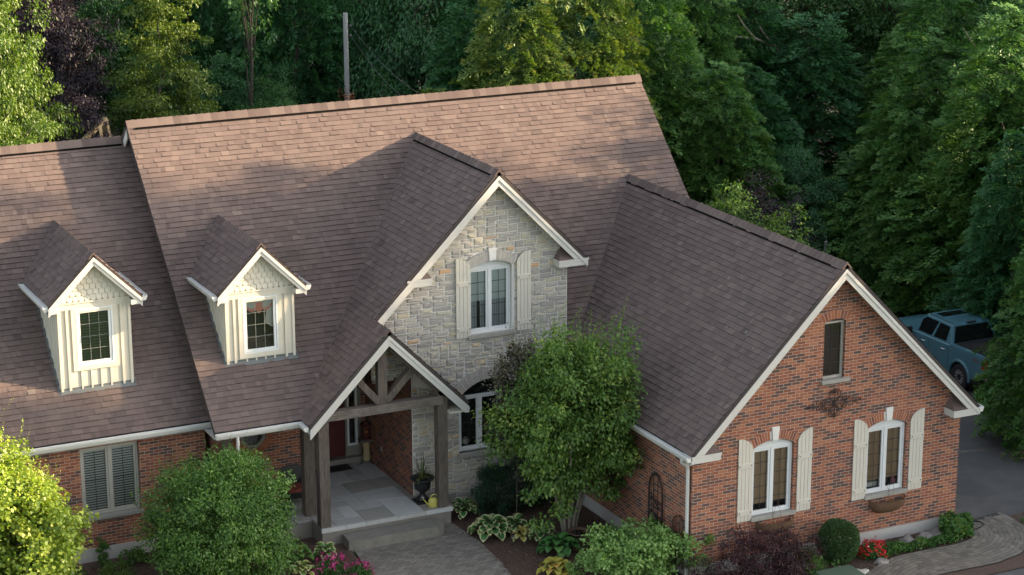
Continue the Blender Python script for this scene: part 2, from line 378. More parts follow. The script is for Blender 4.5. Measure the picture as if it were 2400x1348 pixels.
M['l_yew'] = m_leaf('yew_leaf', ramp4((.008,.026,.014),(.012,.036,.018),(.018,.05,.022),(.028,.065,.03)), .15, .03)
M['l_cedar'] = m_leaf('cedar_leaf', ramp4((0.028,0.078,0.020),(0.046,0.124,0.026),(0.076,0.172,0.036),(0.131,0.216,0.049)), .25, .03)
M['l_gold'] = m_leaf('golden_cedar_leaf', ramp4((0.034,0.071,0.014),(0.059,0.110,0.021),(0.097,0.156,0.029),(0.192,0.195,0.046)), .25, .03)
M['l_darkced'] = m_leaf('dark_cedar_leaf', ramp4((0.019,0.071,0.026),(0.030,0.104,0.036),(0.045,0.140,0.044),(0.070,0.179,0.055)), .22, .03)
M['l_maple'] = m_leaf('maple_leaf', ramp4((0.029,0.081,0.023),(0.046,0.123,0.033),(0.068,0.164,0.041),(0.107,0.209,0.059)), .3, .03)
M['l_blue'] = m_leaf('dark_deciduous_leaf', ramp4((0.021,0.075,0.027),(0.033,0.107,0.037),(0.049,0.143,0.045),(0.073,0.179,0.056)), .28, .03)
M['l_autumn'] = m_leaf('turning_yellow_leaf', ramp4((0.041,0.078,0.011),(0.068,0.114,0.013),(0.102,0.147,0.016),(0.142,0.176,0.023)), .35, .03)
M['l_lgreen'] = m_leaf('light_green_leaf', ramp4((0.040,0.083,0.009),(0.066,0.121,0.012),(0.099,0.154,0.017),(0.146,0.190,0.030)), .35, .03)
M['l_red'] = m_leaf('reddish_leaf', ramp4((.05,.02,.015),(.09,.03,.02),(.13,.05,.03),(.10,.10,.04)), .25, .03)
M['l_hosta'] = m_leaf('hosta_leaf', ramp4((.025,.085,.022),(.038,.12,.03),(.06,.16,.038),(.10,.21,.05)), .2, .03)
M['l_hostay'] = m_leaf('fading_hosta_leaf', ramp4((.18,.20,.04),(.34,.30,.05),(.45,.34,.06),(.40,.20,.06)), .25, .03)
M['l_cream'] = m_leaf('hosta_margin', ramp4((.30,.32,.15),(.38,.38,.20),(.44,.42,.22),(.42,.34,.14)), .2, .03)
M['l_grass'] = m_leaf('grass_blade', ramp4((.02,.06,.018),(.03,.08,.024),(.045,.10,.03),(.07,.13,.04)), .2, .03)
M['l_cover'] = m_leaf('groundcover_leaf', ramp4((.03,.09,.02),(.05,.13,.028),(.085,.17,.035),(.22,.25,.05)), .25, .03)
M['p_mag'] = m_leaf('magenta_petal', ramp4((.30,.02,.12),(.42,.03,.18),(.5,.05,.22),(.55,.12,.3)), .2, .03)
M['p_red'] = m_leaf('red_petal', ramp4((.42,.008,.012),(.52,.012,.02),(.58,.03,.04),(.62,.45,.42)), .2, .03)
M['p_pink'] = m_leaf('dusty_pink_petal', ramp4((.28,.07,.10),(.36,.10,.14),(.40,.14,.17),(.42,.2,.2)), .2, .03)

# ------------------------------------------------------------------ shingle roofs
EXP = .150
def clip(poly, axis, val, keep_ge):
    out = []
    for i in range(len(poly)):
        a, b = poly[i], poly[(i+1) % len(poly)]
        ia = (a[axis] >= val) if keep_ge else (a[axis] <= val); ib = (b[axis] >= val) if keep_ge else (b[axis] <= val)
        if ia: out.append(a)
        if ia != ib:
            t = (val-a[axis])/(b[axis]-a[axis]); out.append((a[0]+t*(b[0]-a[0]), a[1]+t*(b[1]-a[1])))
    return out
def clip_conv(sub, conv):
    """clip polygon by a convex counter-clockwise polygon"""
    out = sub
    for i in range(len(conv)):
        a, b = conv[i], conv[(i+1) % len(conv)]; ex, ey = b[0]-a[0], b[1]-a[1]; inp = out; out = []
        for j in range(len(inp)):
            p, q = inp[j], inp[(j+1) % len(inp)]
            dp = ex*(p[1]-a[1])-ey*(p[0]-a[0]); dq = ex*(q[1]-a[1])-ey*(q[0]-a[0])
            if dp >= 0: out.append(p)
            if (dp >= 0) != (dq >= 0):
                t = dp/(dp-dq); out.append((p[0]+t*(q[0]-p[0]), p[1]+t*(q[1]-p[1])))
        if not out: return []
    return out
def area2(p): return sum(p[i][0]*p[(i+1) % len(p)][1]-p[(i+1) % len(p)][0]*p[i][1] for i in range(len(p)))
def shingles(mb, polys, seed=1, thick=.10, exp=EXP, plain=False):
    """polys: convex coplanar polygons of one roof plane; real overlapping shingle tabs on a deck"""
    p0 = [Vector(p) for p in polys[0]]
    n = (p0[1]-p0[0]).cross(p0[2]-p0[0]).normalized(); n = -n if n.z < 0 else n
    wv = Vector((0,0,1)); wv = (wv-n*wv.dot(n)).normalized(); uv = wv.cross(n)
    o = n*p0[0].dot(n); b00 = min(Vector(p).dot(wv) for q in polys for p in q)
    for poly in polys:
        P = [Vector(p) for p in poly]
        mb.prism(P, -n*thick, 1, .5)
        Q = [(p.dot(uv), p.dot(wv)) for p in P]
        if area2(Q) < 0: Q = Q[::-1]
        bmin = min(q[1] for q in Q); bmax = max(q[1] for q in Q); amin = min(q[0] for q in Q); amax = max(q[0] for q in Q)
        if plain:
            mb.face([o+uv*a+wv*b+n*.008 for a, b in Q], 0, .5); continue
        for k in range(int((bmin-b00)/exp+1e-4), int((bmax-b00)/exp)+1):
            b0 = b00+k*exp; b1 = b0+exp
            row = clip(clip(Q, 1, b0, True), 1, b1, False)
            if len(row) < 3: continue
            rg = random.Random(seed*7919+k); a = -30+rg.random(); base = rg.random()*.12
            while a < amax:
                wd = rg.choice((.10,.13,.16,.19,.22,.26,.32)); th = rg.choice((.012,.014,.022,.026)); tn = min(1, max(0, rg.gauss(.45, .135)+base*.7-.04))
                a1 = a+wd
                if a1 > amin:
                    t = clip(clip(row, 0, a, True), 0, a1-.004, False)
                    if len(t) >= 3 and abs(area2(t)) > 1e-4:
                        mb.face([o+uv*x+wv*y+n*(.004+th*(1-(y-b0)/exp)) for x, y in t], 0, tn)
                        lo = [q for q in t if abs(q[1]-b0) < 1e-5]
                        if len(lo) >= 2:
                            x0 = min(q[0] for q in lo); x1 = max(q[0] for q in lo)
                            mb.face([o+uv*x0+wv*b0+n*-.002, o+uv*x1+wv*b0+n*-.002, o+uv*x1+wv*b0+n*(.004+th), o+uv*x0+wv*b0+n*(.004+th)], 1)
                a = a1
def ridge_caps(mb, a, b, s1, s2, wid=.17, lift=.035, seed=3, ventdrop=None):
    """folded cap shingles from a to b; s1, s2 = down-slope directions"""
    a = Vector(a); b = Vector(b); d = b-a; L = d.length; d.normalize(); s1 = Vector(s1).normalized(); s2 = Vector(s2).normalized()
    n1 = d.cross(s1); n1 = -n1 if n1.z < 0 else n1; n2 = d.cross(s2); n2 = -n2 if n2.z < 0 else n2
    rg = random.Random(seed); k = int(L/.2); st = L/k; up = Vector((0,0,1))
    for i in range(k):
        p = a+d*(i*st); q = p+d*(st+.02); h0 = lift; h1 = lift+.012; tn = rg.random()
        for s_, n_ in ((s1, n1), (s2, n2)):
            A = [p+up*h0*1.3, q+up*h1*1.3, q+s_*wid+n_*h1*.5, p+s_*wid+n_*h0*.5]
            if (A[1]-A[0]).cross(A[2]-A[0]).dot(n_) < 0: A = A[::-1]
            mb.face(A, 0, tn)
            mb.face([q+up*h1*1.3, q+s_*wid+n_*h1*.5, q+s_*wid-n_*.01, q], 0, tn*.6)
    if ventdrop:
        for s_, n_ in ((s1, n1), (s2, n2)):
            A = [a+d*.2+s_*wid*.985+n_*lift*.7, b-d*.2+s_*wid*.985+n_*lift*.7, b-d*.2+s_*(wid+.05)+n_*.03, a+d*.2+s_*(wid+.05)+n_*.03]
            if (A[1]-A[0]).cross(A[2]-A[0]).dot(n_) < 0: A = A[::-1]
            mb.face(A, 1)

# ------------------------------------------------------------------ the house
house = empty('house', (7, -5, GZ))
tag(house, 'large brick and stone house with steep brown shingle roof and white trim', 'house')
def part(name, mb, mats, parent=None, bevel=0, label=None):
    o = mb.build(name, mats, parent or house, bevel)
    if label: o['label'] = label
    return o

L_, H_, D_ = 14.82, 9.02, 6.29; EZ = H_-D_          # main roof
def mz(y): return H_-abs(y)
yl, zl, dl = .45, 8.55, 5.82                        # left wing roof
xs, zs, ys = 7.63, 8.20, -5.89                      # stone gable
yp, xp, zp = -6.85, 4.25, 4.82                      # porch gable
xg, zg, yg = 13.29, 6.79, -12.66; wg = 4.06         # garage wing
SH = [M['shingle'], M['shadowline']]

mb = MB()
xsv = 7.63
def mq(*pts): return [(x, y, H_+y) for x, y in pts]
shingles(mb, [mq((0,0),(0,-D_),(2.16,-D_),(xsv,-.82),(xsv,0)), mq((xsv,0),(xsv,-.82),(9.74,-2.93),(9.74,0)), mq((9.74,0),(9.74,-5.78),(13.29,-2.23),(13.29,0)), mq((13.29,0),(13.29,-2.23),(L_,-3.76),(L_,0))], 1)
shingles(mb, [[(0,.003,H_),(L_,.003,H_),(L_,D_,EZ),(0,D_,EZ)]], 2, plain=True)
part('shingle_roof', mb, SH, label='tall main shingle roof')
mb = MB(); ridge_caps(mb, (0,0,H_), (L_,0,H_), (0,-1,-1), (0,1,-1), .17, .06, 5, True)
part('ridge_cap', mb, [M['ridge'], M['vent']])
mb = MB()
shingles(mb, [[(-10,yl,zl),(-10,yl-dl,zl-dl),(.3,yl-dl,zl-dl),(.3,yl,zl)]], 3)
shingles(mb, [[(-10,yl+.003,zl),(.3,yl+.003,zl),(.3,yl+dl,zl-dl),(-10,yl+dl,zl-dl)]], 4, plain=True)
part('shingle_roof', mb, SH, label='lower shingle roof of the left wing')
mb = MB(); ridge_caps(mb, (-10,yl,zl), (.15,yl,zl), (0,-1,-1), (0,1,-1), .17, .06, 6, True)
part('ridge_cap', mb, [M['ridge'], M['vent']])
# stone gable + porch share the left slope
yb = -(H_-zs); xe = xs-(zs-EZ)
mb = MB()
shingles(mb, [[(xs,yb+.15,zs),(xs,ys,zs),(xp,ys,zp),(xe,ys,EZ),(xe,-D_+.15,EZ)], [(xp,ys,zp),(xp,yp,zp),(xe,yp,EZ),(xe,ys,EZ)]], 7)
xr = 10.11
shingles(mb, [[(xs+.003,yb+.15,zs),(xr,-(H_-(zs-(xr-xs)))+.15,zs-(xr-xs)),(xr,ys,zs-(xr-xs)),(xs+.003,ys,zs)]], 8)
wp = 2.09
shingles(mb, [[(xp+.003,-5.54,zp),(xp+wp,-5.54,zp-wp),(xp+wp,yp,zp-wp),(xp+.003,yp,zp)]], 9)
part('shingle_roof', mb, SH, label='steep roof of the stone gable sweeping down over the porch')
mb = MB(); ridge_caps(mb, (xs,yb+.1,zs), (xs,ys,zs), (-1,0,-1), (1,0,-1), .16, .035, 8, True)
part('ridge_cap', mb, [M['ridge'], M['vent']]); mb = MB(); ridge_caps(mb, (xp,-5.56,zp), (xp,yp,zp), (-1,0,-1), (1,0,-1), .16, .03, 9)
part('ridge_cap', mb, [M['ridge'], M['vent']])
# garage wing
ygb = -(H_-zg); zge = zg-wg
mb = MB()
shingles(mb, [[(xg,ygb+.15,zg),(xg,yg,zg),(xg-wg,yg,zge),(xg-wg,-(H_-zge)+.2,zge)]], 11)
shingles(mb, [[(xg+.003,-1.0,zg),(xg+wg,-1.0,zge),(xg+wg,yg,zge),(xg+.003,yg,zg)]], 12)
rg = random.Random(77)
for k in range(16):
    x = rg.uniform(9.6, 13.0); y = rg.uniform(-12.2, -4.5); r = rg.uniform(.02, .045); z = zg-(xg-x)+.045; a = rg.uniform(0, 3)
    if y > -(H_-z)-.2: continue
    mb.face([(x+r*math.cos(a+b), y+r*.6*math.sin(a+b), z+r*math.cos(a+b)) for b in (0, 1.57, 3.14, 4.71)], 2)
part('shingle_roof', mb, SH+[M['rock']], label='long roof of the brick garage wing')
mb = MB(); ridge_caps(mb, (xg,ygb+.1,zg), (xg,yg,zg), (-1,0,-1), (1,0,-1), .17, .035, 13, True)
part('ridge_cap', mb, [M['ridge'], M['vent']])
# valley metal lines
mb = MB()
for a, b in (((xs,yb,zs),(xe,-D_,EZ)), ((xg,ygb,zg),(xg-wg,-(H_-zge),zge))):
    a = Vector(a); b = Vector(b); d = (b-a).normalized(); nn = Vector((-.3,-.3,1)).normalized(); sdv = d.cross(nn).normalized()
    mb.face([a+sdv*.02+nn*.026, a-sdv*.02+nn*.026, b-sdv*.02+nn*.026, b+sdv*.02+nn*.026])
part('valley_flashing', mb, M['shingle'])

# rake boards / soffits of the front gables
def rake(mb, x0, z0, x1, z1, y, ywall, bh=.165, drop=.095, smat=1, zcut=None):
    """white board under a roof edge from (x0,z0) to (x1,z1) in the plane y, soffit back to ywall"""
    v = bh*1.414; e = drop*1.414
    if zcut is not None and z1-e-v < zcut:
        sg = 1 if x1 > x0 else -1; xk = x0+sg*(z0-e-v-zcut)
        mb.prism([(x0,y+.004,z0-e),(x1,y+.004,z1-e),(x1,y+.004,min(zcut,z1-e-.02)),(xk,y+.004,zcut),(x0,y+.004,z0-e-v)], (0,.035,0), 0)
    else: mb.prism([(x0,y+.004,z0-e),(x1,y+.004,z1-e),(x1,y+.004,z1-e-v),(x0,y+.004,z0-e-v)], (0,.035,0), 0)
    mb.prism([(x0,y-.018,z0-e+.02),(x1,y-.018,z1-e+.02),(x1,y-.018,z1-e-.075),(x0,y-.018,z0-e-.075)], (0,.02,0), 0)
    mb.prism([(x0,y+.04,z0-e-.05),(x1,y+.04,z1-e-.05),(x1,y+.04,z1-e-.11),(x0,y+.04,z0-e-.11)], (0,ywall-y-.04,0), smat)
mb = MB()
rake(mb, xs, zs, xp-.05, zp-.05, ys, -5.54); rake(mb, xs, zs, xr, zs-(xr-xs), ys, -5.54, zcut=zs-(xr-xs)-.17)
part('rake_board', mb, [M['white'], M['soffit']], label='white rake boards of the stone gable')
mb = MB()
rake(mb, xp, zp, xe+.02, EZ+.02, yp, -6.62); rake(mb, xp, zp, xp+wp, zp-wp, yp, -6.62, zcut=zp-wp-.26)
part('rake_board', mb, [M['white'], M['soffit']], label='white rake boards of the porch gable')
mb = MB()
rake(mb, xg, zg, xg-wg, zge, yg, -12.27, zcut=zge-.20); rake(mb, xg, zg, xg+wg, zge, yg, -12.27, zcut=zge-.20)
part('rake_board', mb, [M['white'], M['soffit']], label='white rake boards of the garage gable')
for sy, x, s_ in ((-1, 0, 1), (-1, L_, -1), (1, L_, -1)):   # gable ends of the main roof
    mb = MB(); mb.prism([(x+s_*.01,0,H_-.14),(x+s_*.01,-sy*D_,EZ-.14),(x+s_*.01,-sy*D_,EZ-.34),(x+s_*.01,0,H_-.40)], (s_*.035,0,0), 0)
    part('rake_board', mb, [M['white']], label='rake board on an end of the main roof')
mb = MB(); mb.prism([(.012,-.1,H_-.22),(.012,-D_,EZ-.12),(.012,-D_,EZ-.2),(.012,-.1,H_-.3)], (.03,0,0), 0); part('rake_edge', mb, M['shadowline'])

# cornice returns with little hipped caps
def cornice_return(mb, xo, xi, y, yw, zt, h=.17):
    """xo outer end, xi inner end, between rake plane y and wall yw"""
    s_ = 1 if xo > xi else -1
    x0, x1 = min(xo, xi), max(xo, xi)
    mb.box(x0, x1, y, yw, zt-h, zt, 0); mb.box(x0-.012, x1+.012, y-.012, yw, zt-.045, zt+.006, 0)
    z = zt+.008; wd = abs(xo-xi); T1 = Vector((xi+s_*.26*wd, yw, z+.30)); T2 = Vector((xi+s_*.55*wd, yw, z+.24))
    A = Vector((xi, y, z)); B = Vector((xo, y, z)); C = Vector((xi, yw, z)); B2 = Vector((xo, yw, z))
    def out(q, up):
        n = (q[1]-q[0]).cross(q[2]-q[0]); return q if n.dot(Vector(up)) > 0 else q[::-1]
    mb.face(out([A, B, T2, T1], (0,-1,1)), 1, .4); mb.face(out([A, T1, C], (-s_,0,1)), 1, .6); mb.face(out([B, B2, T2], (s_,0,1)), 1, .4)
for nm, a in (('stone gable', (10.12, 9.30, ys, -5.54, 5.72)), ('stone gable', (5.16, 5.80, ys, -5.54, 5.70)), ('garage gable', (xg-wg+.03, 10.02, yg, -12.27, 2.70)), ('garage gable', (xg+wg-.03, 16.58, yg, -12.27, 2.70))):
    mb = MB(); cornice_return(mb, *a); part('cornice_return', mb, [M['white'], M['shingle']])

# gutters
def gutter(mb, pts, out):
    """white box gutter along the eave; out = outward direction"""
    o = Vector(out)
    for a, b in zip(pts[:-1], pts[1:]):
        a = Vector(a); b = Vector(b); d = (b-a).normalized()
        prof = [(0,-.02),(0,-.135),(.085,-.135),(.12,-.05),(.12,-.008),(.108,-.008),(.105,-.03),(.012,-.03)]
        q = [a+o*x+Vector((0,0,z)) for x, z in prof]
        mb.prism(q, b-a, 0)
for nm, pts, out in (('main', [(.0,-D_-.005,EZ-.01),(xe+.05,-D_-.005,EZ-.01)], (0,-1,0)), ('porch', [(xe-.005,-D_-.1,EZ-.01),(xe-.005,yp+.05,EZ-.01)], (-1,0,0)),
                     ('left wing', [(-10,yl-dl-.005,zl-dl-.01),(.25,yl-dl-.005,zl-dl-.01)], (0,-1,0)), ('garage', [(xg-wg-.005,yg,zge-.01),(xg-wg-.005,-6.2,zge-.01)], (-1,0,0)), ('garage right', [(xg+wg+.005,yg,zge-.01),(xg+wg+.005,-1,zge-.01)], (1,0,0))):
    mb = MB(); gutter(mb, pts, out); part('gutter', mb, M['gutter'])
for b in ((.02, 2.6, -D_, -4.4), (-10, .2, yl-dl, -5.05), (xg-wg, 9.5, yg+.05, -5.6)): mb = MB(); mb.box(*b, 2.53, 2.56, 0); part('eave_soffit', mb, M['soffit'])
# downspouts
mb = MB(); mb.tube([(9.16,-12.36,2.60),(9.16,-12.36,2.50),(9.40,-12.20,2.33),(9.43,-12.18,2.2),(9.43,-12.18,-.40)], .045, 8)
part('downspout', mb, M['gutter'], label='white downspout at the garage corner')
mb = MB(); mb.tube([(.54,-6.34,2.62),(.54,-6.34,2.4),(.54,-6.33,1.2),(.54,-6.33,-.4)], .04, 8)
part('downspout', mb, M['gutter'], label='white downspout by the veranda post')

# ---- windows (all face the viewer, -Y)
def arch_pts(cx, y, z, hw, rise, n=12):
    Rr = (hw*hw+rise*rise)/(2*rise); a = math.asin(hw/Rr); c = z+rise-Rr
    return [(cx+Rr*math.sin(a*(1-2*i/n)), y, c+Rr*math.cos(a*(1-2*i/n))) for i in range(n+1)]   # right to left
def opening(cx, y, z0, z1, w, rise=0):
    hw = w/2
    if rise: return [(cx-hw,y,z0),(cx+hw,y,z0)]+arch_pts(cx, y, z1, hw, rise)
    return [(cx-hw,y,z0),(cx+hw,y,z0),(cx+hw,y,z1),(cx-hw,y,z1)]
def ring(mb, x0, x1, y0, y1, z0, z1, t, mat=0):
    mb.box(x0, x1, y0, y1, z0, z0+t, mat); mb.box(x0, x1, y0, y1, z1-t, z1, mat)
    mb.box(x0, x0+t, y0, y1, z0+t, z1-t, mat); mb.box(x1-t, x1, y0, y1, z0+t, z1-t, mat)
def casement(cx, y, z0, z1, w, lites=2, rise=0, cols=2, rows=5, blind=None, frame='vinyl', grille='lead', arch='white', fr=.045, sash=.05, blindz=None, label=None, extra=None):
    """window standing in an opening; y = plane of the frame's face"""
    mb = MB(); x0, x1 = cx-w/2, cx+w/2
    ring(mb, x0, x1, y, y+.09, z0, z1, fr)
    pw = (w-2*fr-(lites-1)*.05)/lites; panes = []
    for i in range(lites):
        a = x0+fr+i*(pw+.05)
        if i: mb.box(a-.05, a, y, y+.09, z0+fr, z1-fr)
        ring(mb, a+.004, a+pw-.004, y+.015, y+.075, z0+fr+.004, z1-fr-.004, sash); panes.append((a+sash, a+pw-sash, z0+fr+sash, z1-fr-sash))
    if rise and arch == 'white':
        mb.prism([(x0,y+.012,z1),(x1,y+.012,z1)]+arch_pts(cx, y+.012, z1, w/2, rise)[1:-1], (0,.05,0))
    wo_ = part('window', mb, M[frame], bevel=.004, label=label)
    pb, gb, bb, rb = MB(), MB(), MB(), MB(); gw = .004 if grille == 'leadw' else .006
    for a, b, c, d in panes:
        pb.face([(a-.01,y+.046,c-.01),(b+.01,y+.046,c-.01),(b+.01,y+.046,d+.01),(a-.01,y+.046,d+.01)])
        for k in range(1, cols): q = a+(b-a)*k/cols; gb.box(q-gw, q+gw, y+.038, y+.0435, c, d)
        for k in range(1, rows): q = c+(d-c)*k/rows; gb.box(a, b, y+.036, y+.0415, q-gw, q+gw)
        if blind: bz = c+(d-c)*(blindz or 0); bb.box(a-.02, b+.02, y+.095, y+.105, bz, d+.03, 0, random.random())
    if rise and arch == 'glass':
        ap = arch_pts(cx, y+.03, z1, w/2, rise); pb.face([(x0,y+.046,z1),(x1,y+.046,z1)]+[(p[0],y+.046,p[2]) for p in ap[1:-1]])
        gb.tube([(p[0]*.94+cx*.06, y+.03, z1+(p[2]-z1)*.9) for p in ap], .016, 6); gb.tube([(p[0]*.5+cx*.5, y+.03, z1+(p[2]-z1)*.5) for p in ap], .007, 5)
        for k in (2, 4, 6, 8, 10): gb.beam((cx+(ap[k][0]-cx)*.2, y+.03, z1+.02), (ap[k][0], y+.03, ap[k][2]), .012, .012)
    part('pane', pb, M['glass'], wo_); part('grille', gb, M[grille], wo_)
    if blind: part('blind', bb, M[blind], wo_)
    zz = z1+(rise if arch == 'glass' else 0)
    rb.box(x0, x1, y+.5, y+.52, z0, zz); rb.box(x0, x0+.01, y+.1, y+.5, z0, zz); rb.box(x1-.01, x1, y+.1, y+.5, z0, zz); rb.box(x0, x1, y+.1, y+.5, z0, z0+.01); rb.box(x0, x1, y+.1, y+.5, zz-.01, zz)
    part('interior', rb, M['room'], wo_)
    if extra: extra(wo_, y, panes)
    return wo_
def voussoirs(cx, y, z, hw, rise, h, n, mats, name, gap=.011, keyw=None, proud=.012, tones=None, backing=True):
    Rr = (hw*hw+rise*rise)/(2*rise); c = z+rise-Rr; a0 = math.asin(hw/Rr); mb = MB(); done = False; rg = random.Random(int(cx*100))
    def back(lo, hi):
        k = 24; tt = [-a0+2*a0*i/k for i in range(k+1)]
        for a, b in zip(tt[:-1], tt[1:]):
            if not lo < (a+b)/2 < hi or (keyw and abs((a+b)/2)*Rr < keyw*.6): continue
            q = lambda t, r: (cx+r*math.sin(t), y-proud+.006, c+r*math.cos(t))
            mb.face([q(a, Rr), q(b, Rr), q(b, Rr+h), q(a, Rr+h)], 1)
    for i in range(n):
        t0 = -a0+2*a0*i/n; t1 = -a0+2*a0*(i+1)/n; g = gap/Rr/2
        if keyw and abs((t0+t1)/2)*Rr < keyw:
            if mb.f and t0 < 0 and not done: back(-9, 0); part(name, mb, [mats, M['mortar']]); mb = MB(); done = True
            continue
        P = lambda t, r: (cx+r*math.sin(t), y-proud, c+r*math.cos(t))
        mb.prism([P(t0+g, Rr+.004), P(t1-g, Rr+.004), P(t1-g, Rr+h), P(t0+g, Rr+h)], (0, proud+.02, 0), 0, rg.random() if not tones else rg.choice(tones))
    if backing: back(0 if done else -9, 9)
    return part(name, mb, [mats, M['mortar']])
def keystone(cx, y, z0, z1, w0, w1, proud=.045):
    mb = MB(); mb.prism([(cx-w0/2,y-proud,z0),(cx+w0/2,y-proud,z0),(cx+w1/2,y-proud,z1),(cx-w1/2,y-proud,z1)], (0,proud+.01,0))
    return part('keystone', mb, M['key'], bevel=.008)
def shutter(x0, x1, y, z0, zo, zi, outer_left):
    """board shutter; zo = tall outer edge, zi = low inner edge"""
    mb = MB(); k = 4; wd = (x1-x0)/k
    f = lambda x: zi+(zo-zi)*math.sqrt(max(0, 1-(((x-x0) if outer_left else (x1-x))/(x1-x0))**2)) if True else zo
    for i in range(k):
        a = x0+i*wd+.004; b = x0+(i+1)*wd-.004; t = [a+(b-a)*j/5 for j in range(6)]
        mb.prism([(a,y-.03,z0),(b,y-.03,z0)]+[(x,y-.03,f(x)) for x in t[::-1]], (0,.025,0))
    hgt = zi-z0
    o = part('shutter', mb, M['shutter'], bevel=.003)
    mb = MB()
    for zc in (z0+hgt*.13, z0+hgt*.80): mb = MB(); mb.box(x0+.004, x1-.004, y-.052, y-.030, zc-.06, zc+.06); part('batten', mb, M['shutter'], o, bevel=.003)
    for zc in (z0+hgt*.13, z0+hgt*.80):
        for xx in (x0+.05, x1-.05): mb = MB(); mb.tube([(xx,y-.060,zc),(xx,y-.050,zc)], .014, 8); part('bolt', mb, M['iron'], o)
def sill(x0, x1, y, z, h=.10, out=.07):
    mb = MB(); mb.box(x0, x1, y-out, y+.12, z-h, z); return part('window_sill', mb, M['sill'], bevel=.012)

# ---- garage walls
GY = -12.27; gl, gr = 9.50, 17.08
W1, W2 = 11.69, 14.91
holes = [opening(W1, GY, .76, 2.47, 1.16, .16), opening(W2, GY, .76, 2.47, 1.16, .16), opening(13.30, GY, 3.88, 5.30, .60, .06)]
mb = MB(); mb.holed([(gl,GY,-.17),(gr,GY,-.17),(gr,GY,zg-(gr-xg)-.16),(xg,GY,zg-.16),(gl,GY,zg-(xg-gl)-.16)], holes, (0,.13,0))
mb.face([(gl,-1,-.17),(gl,GY,-.17),(gl,GY,2.8),(gl,-1,2.8)]); mb.face([(gr,GY,-.17),(gr,-1.1,-.17),(gr,-1.1,2.8),(gr,GY,2.8)])
mb.face([(gr,-1.1,-.17),(gl,-1.1,-.17),(gl,-1.1,2.8),(xg,-1.1,zg-.16),(gr,-1.1,2.8)])
part('brick_wall', mb, M['brick'], label='brick walls of the garage wing')
mb = MB(); mb.box(gl-.01, gr+.01, GY-.012, -1.0, -.9, -.17); part('foundation', mb, M['concrete'])
def cans(wo_, y, panes):
    a, b, c, d = panes[1]
    for x, prof, mt in ((a+.13, [(0,0),(.035,0),(.035,.1),(.02,.13),(0,.13)], 'greenbox'), (a+.36, [(0,0),(.06,0),(.075,.09),(.03,.16),(0,.17)], 'p_pink')):
        q = MB(); q.lathe((x,y+.2,c-.02), prof, 10); part('ornament', q, M[mt], wo_)
    a, b, c, d = panes[0]; q = MB(); q.box(a, b+.02, y+.16, y+.4, c, c+.12); part('cushion', q, M['lace'], wo_)
for cx, bz in ((W1, .10), (W2, .13)):
    casement(cx, GY+.075, .79, 2.46, 1.13, 2, .155, 2, 5, 'bamboo', blindz=bz, extra=cans if cx == W2 else None)
    voussoirs(cx, GY, 2.48, .60, .165, .205, 19, M['vouss'], 'brick_arch', keyw=.07)
    keystone(cx+.03, GY, 2.62, 2.95, .15, .21)
    shutter(cx-.97, cx-.575, GY, .72, 2.78, 2.46, True); shutter(cx+.67, cx+1.07, GY, .72, 2.78, 2.46, False)
    sill(cx-.60, cx+.64, GY, .78)
casement(13.30, GY+.085, 3.90, 5.29, .59, 1, 0, 2, 4, None, frame='beige', sash=.022, fr=.022)
voussoirs(13.30, GY, 5.30, .34, .09, .2, 9, M['vouss'], 'brick_arch'); sill(12.95, 13.74, GY, 3.89, .09)

# ---- stone gable wall
SY = -5.54; sl, sr = 4.3, 9.70
big = opening(7.55, SY, .92, 2.40, 1.80, .42); smw = opening(7.55, SY, 4.02, 5.70, 1.20, .18)
def stop(x): return min(zs-abs(x-xs)-.15, 99)
mb = MB(); mb.holed([(5.36,SY,-.5),(sr,SY,-.5),(sr,SY,stop(sr)),(xs,SY,stop(xs)),(sl,SY,stop(sl)),(sl,SY,3.2),(5.36,SY,3.2)], [big, smw], (0,.16,0))
mb.face([(sr,SY,-.5),(sr,-1.5,-.5),(sr,-1.5,6.0),(sr,SY,6.0)])
part('mortar_wall', mb, M['mortar'])
def pack(x0, z0, nx, nz, ax, az, sizes, seed):
    g = [[0]*nz for _ in range(nx)]; rg = random.Random(seed); out = []
    for j in range(nz):
        for i in range(nx):
            if g[i][j]: continue
            opts = sizes[:]; rg.shuffle(opts)
            for a, b in opts+[(1,1)]:
                if i+a <= nx and j+b <= nz and not any(g[p][q] for p in range(i, i+a) for q in range(j, j+b)):
                    for p in range(i, i+a):
                        for q in range(j, j+b): g[p][q] = 1
                    out.append((x0+i*ax, x0+(i+a)*ax, z0+j*az, z0+(j+b)*az)); break
    return out
def subtract(rects, h):
    out = []
    for x0, x1, z0, z1 in rects:
        a, b, c, d = h
        if x1 <= a or x0 >= b or z1 <= c or z0 >= d: out.append((x0, x1, z0, z1)); continue
        if x0 < a: out.append((x0, a, z0, z1))
        if x1 > b: out.append((b, x1, z0, z1))
        if z0 < c: out.append((max(x0, a), min(x1, b), z0, c))
        if z1 > d: out.append((max(x0, a), min(x1, b), d, z1))
    return out
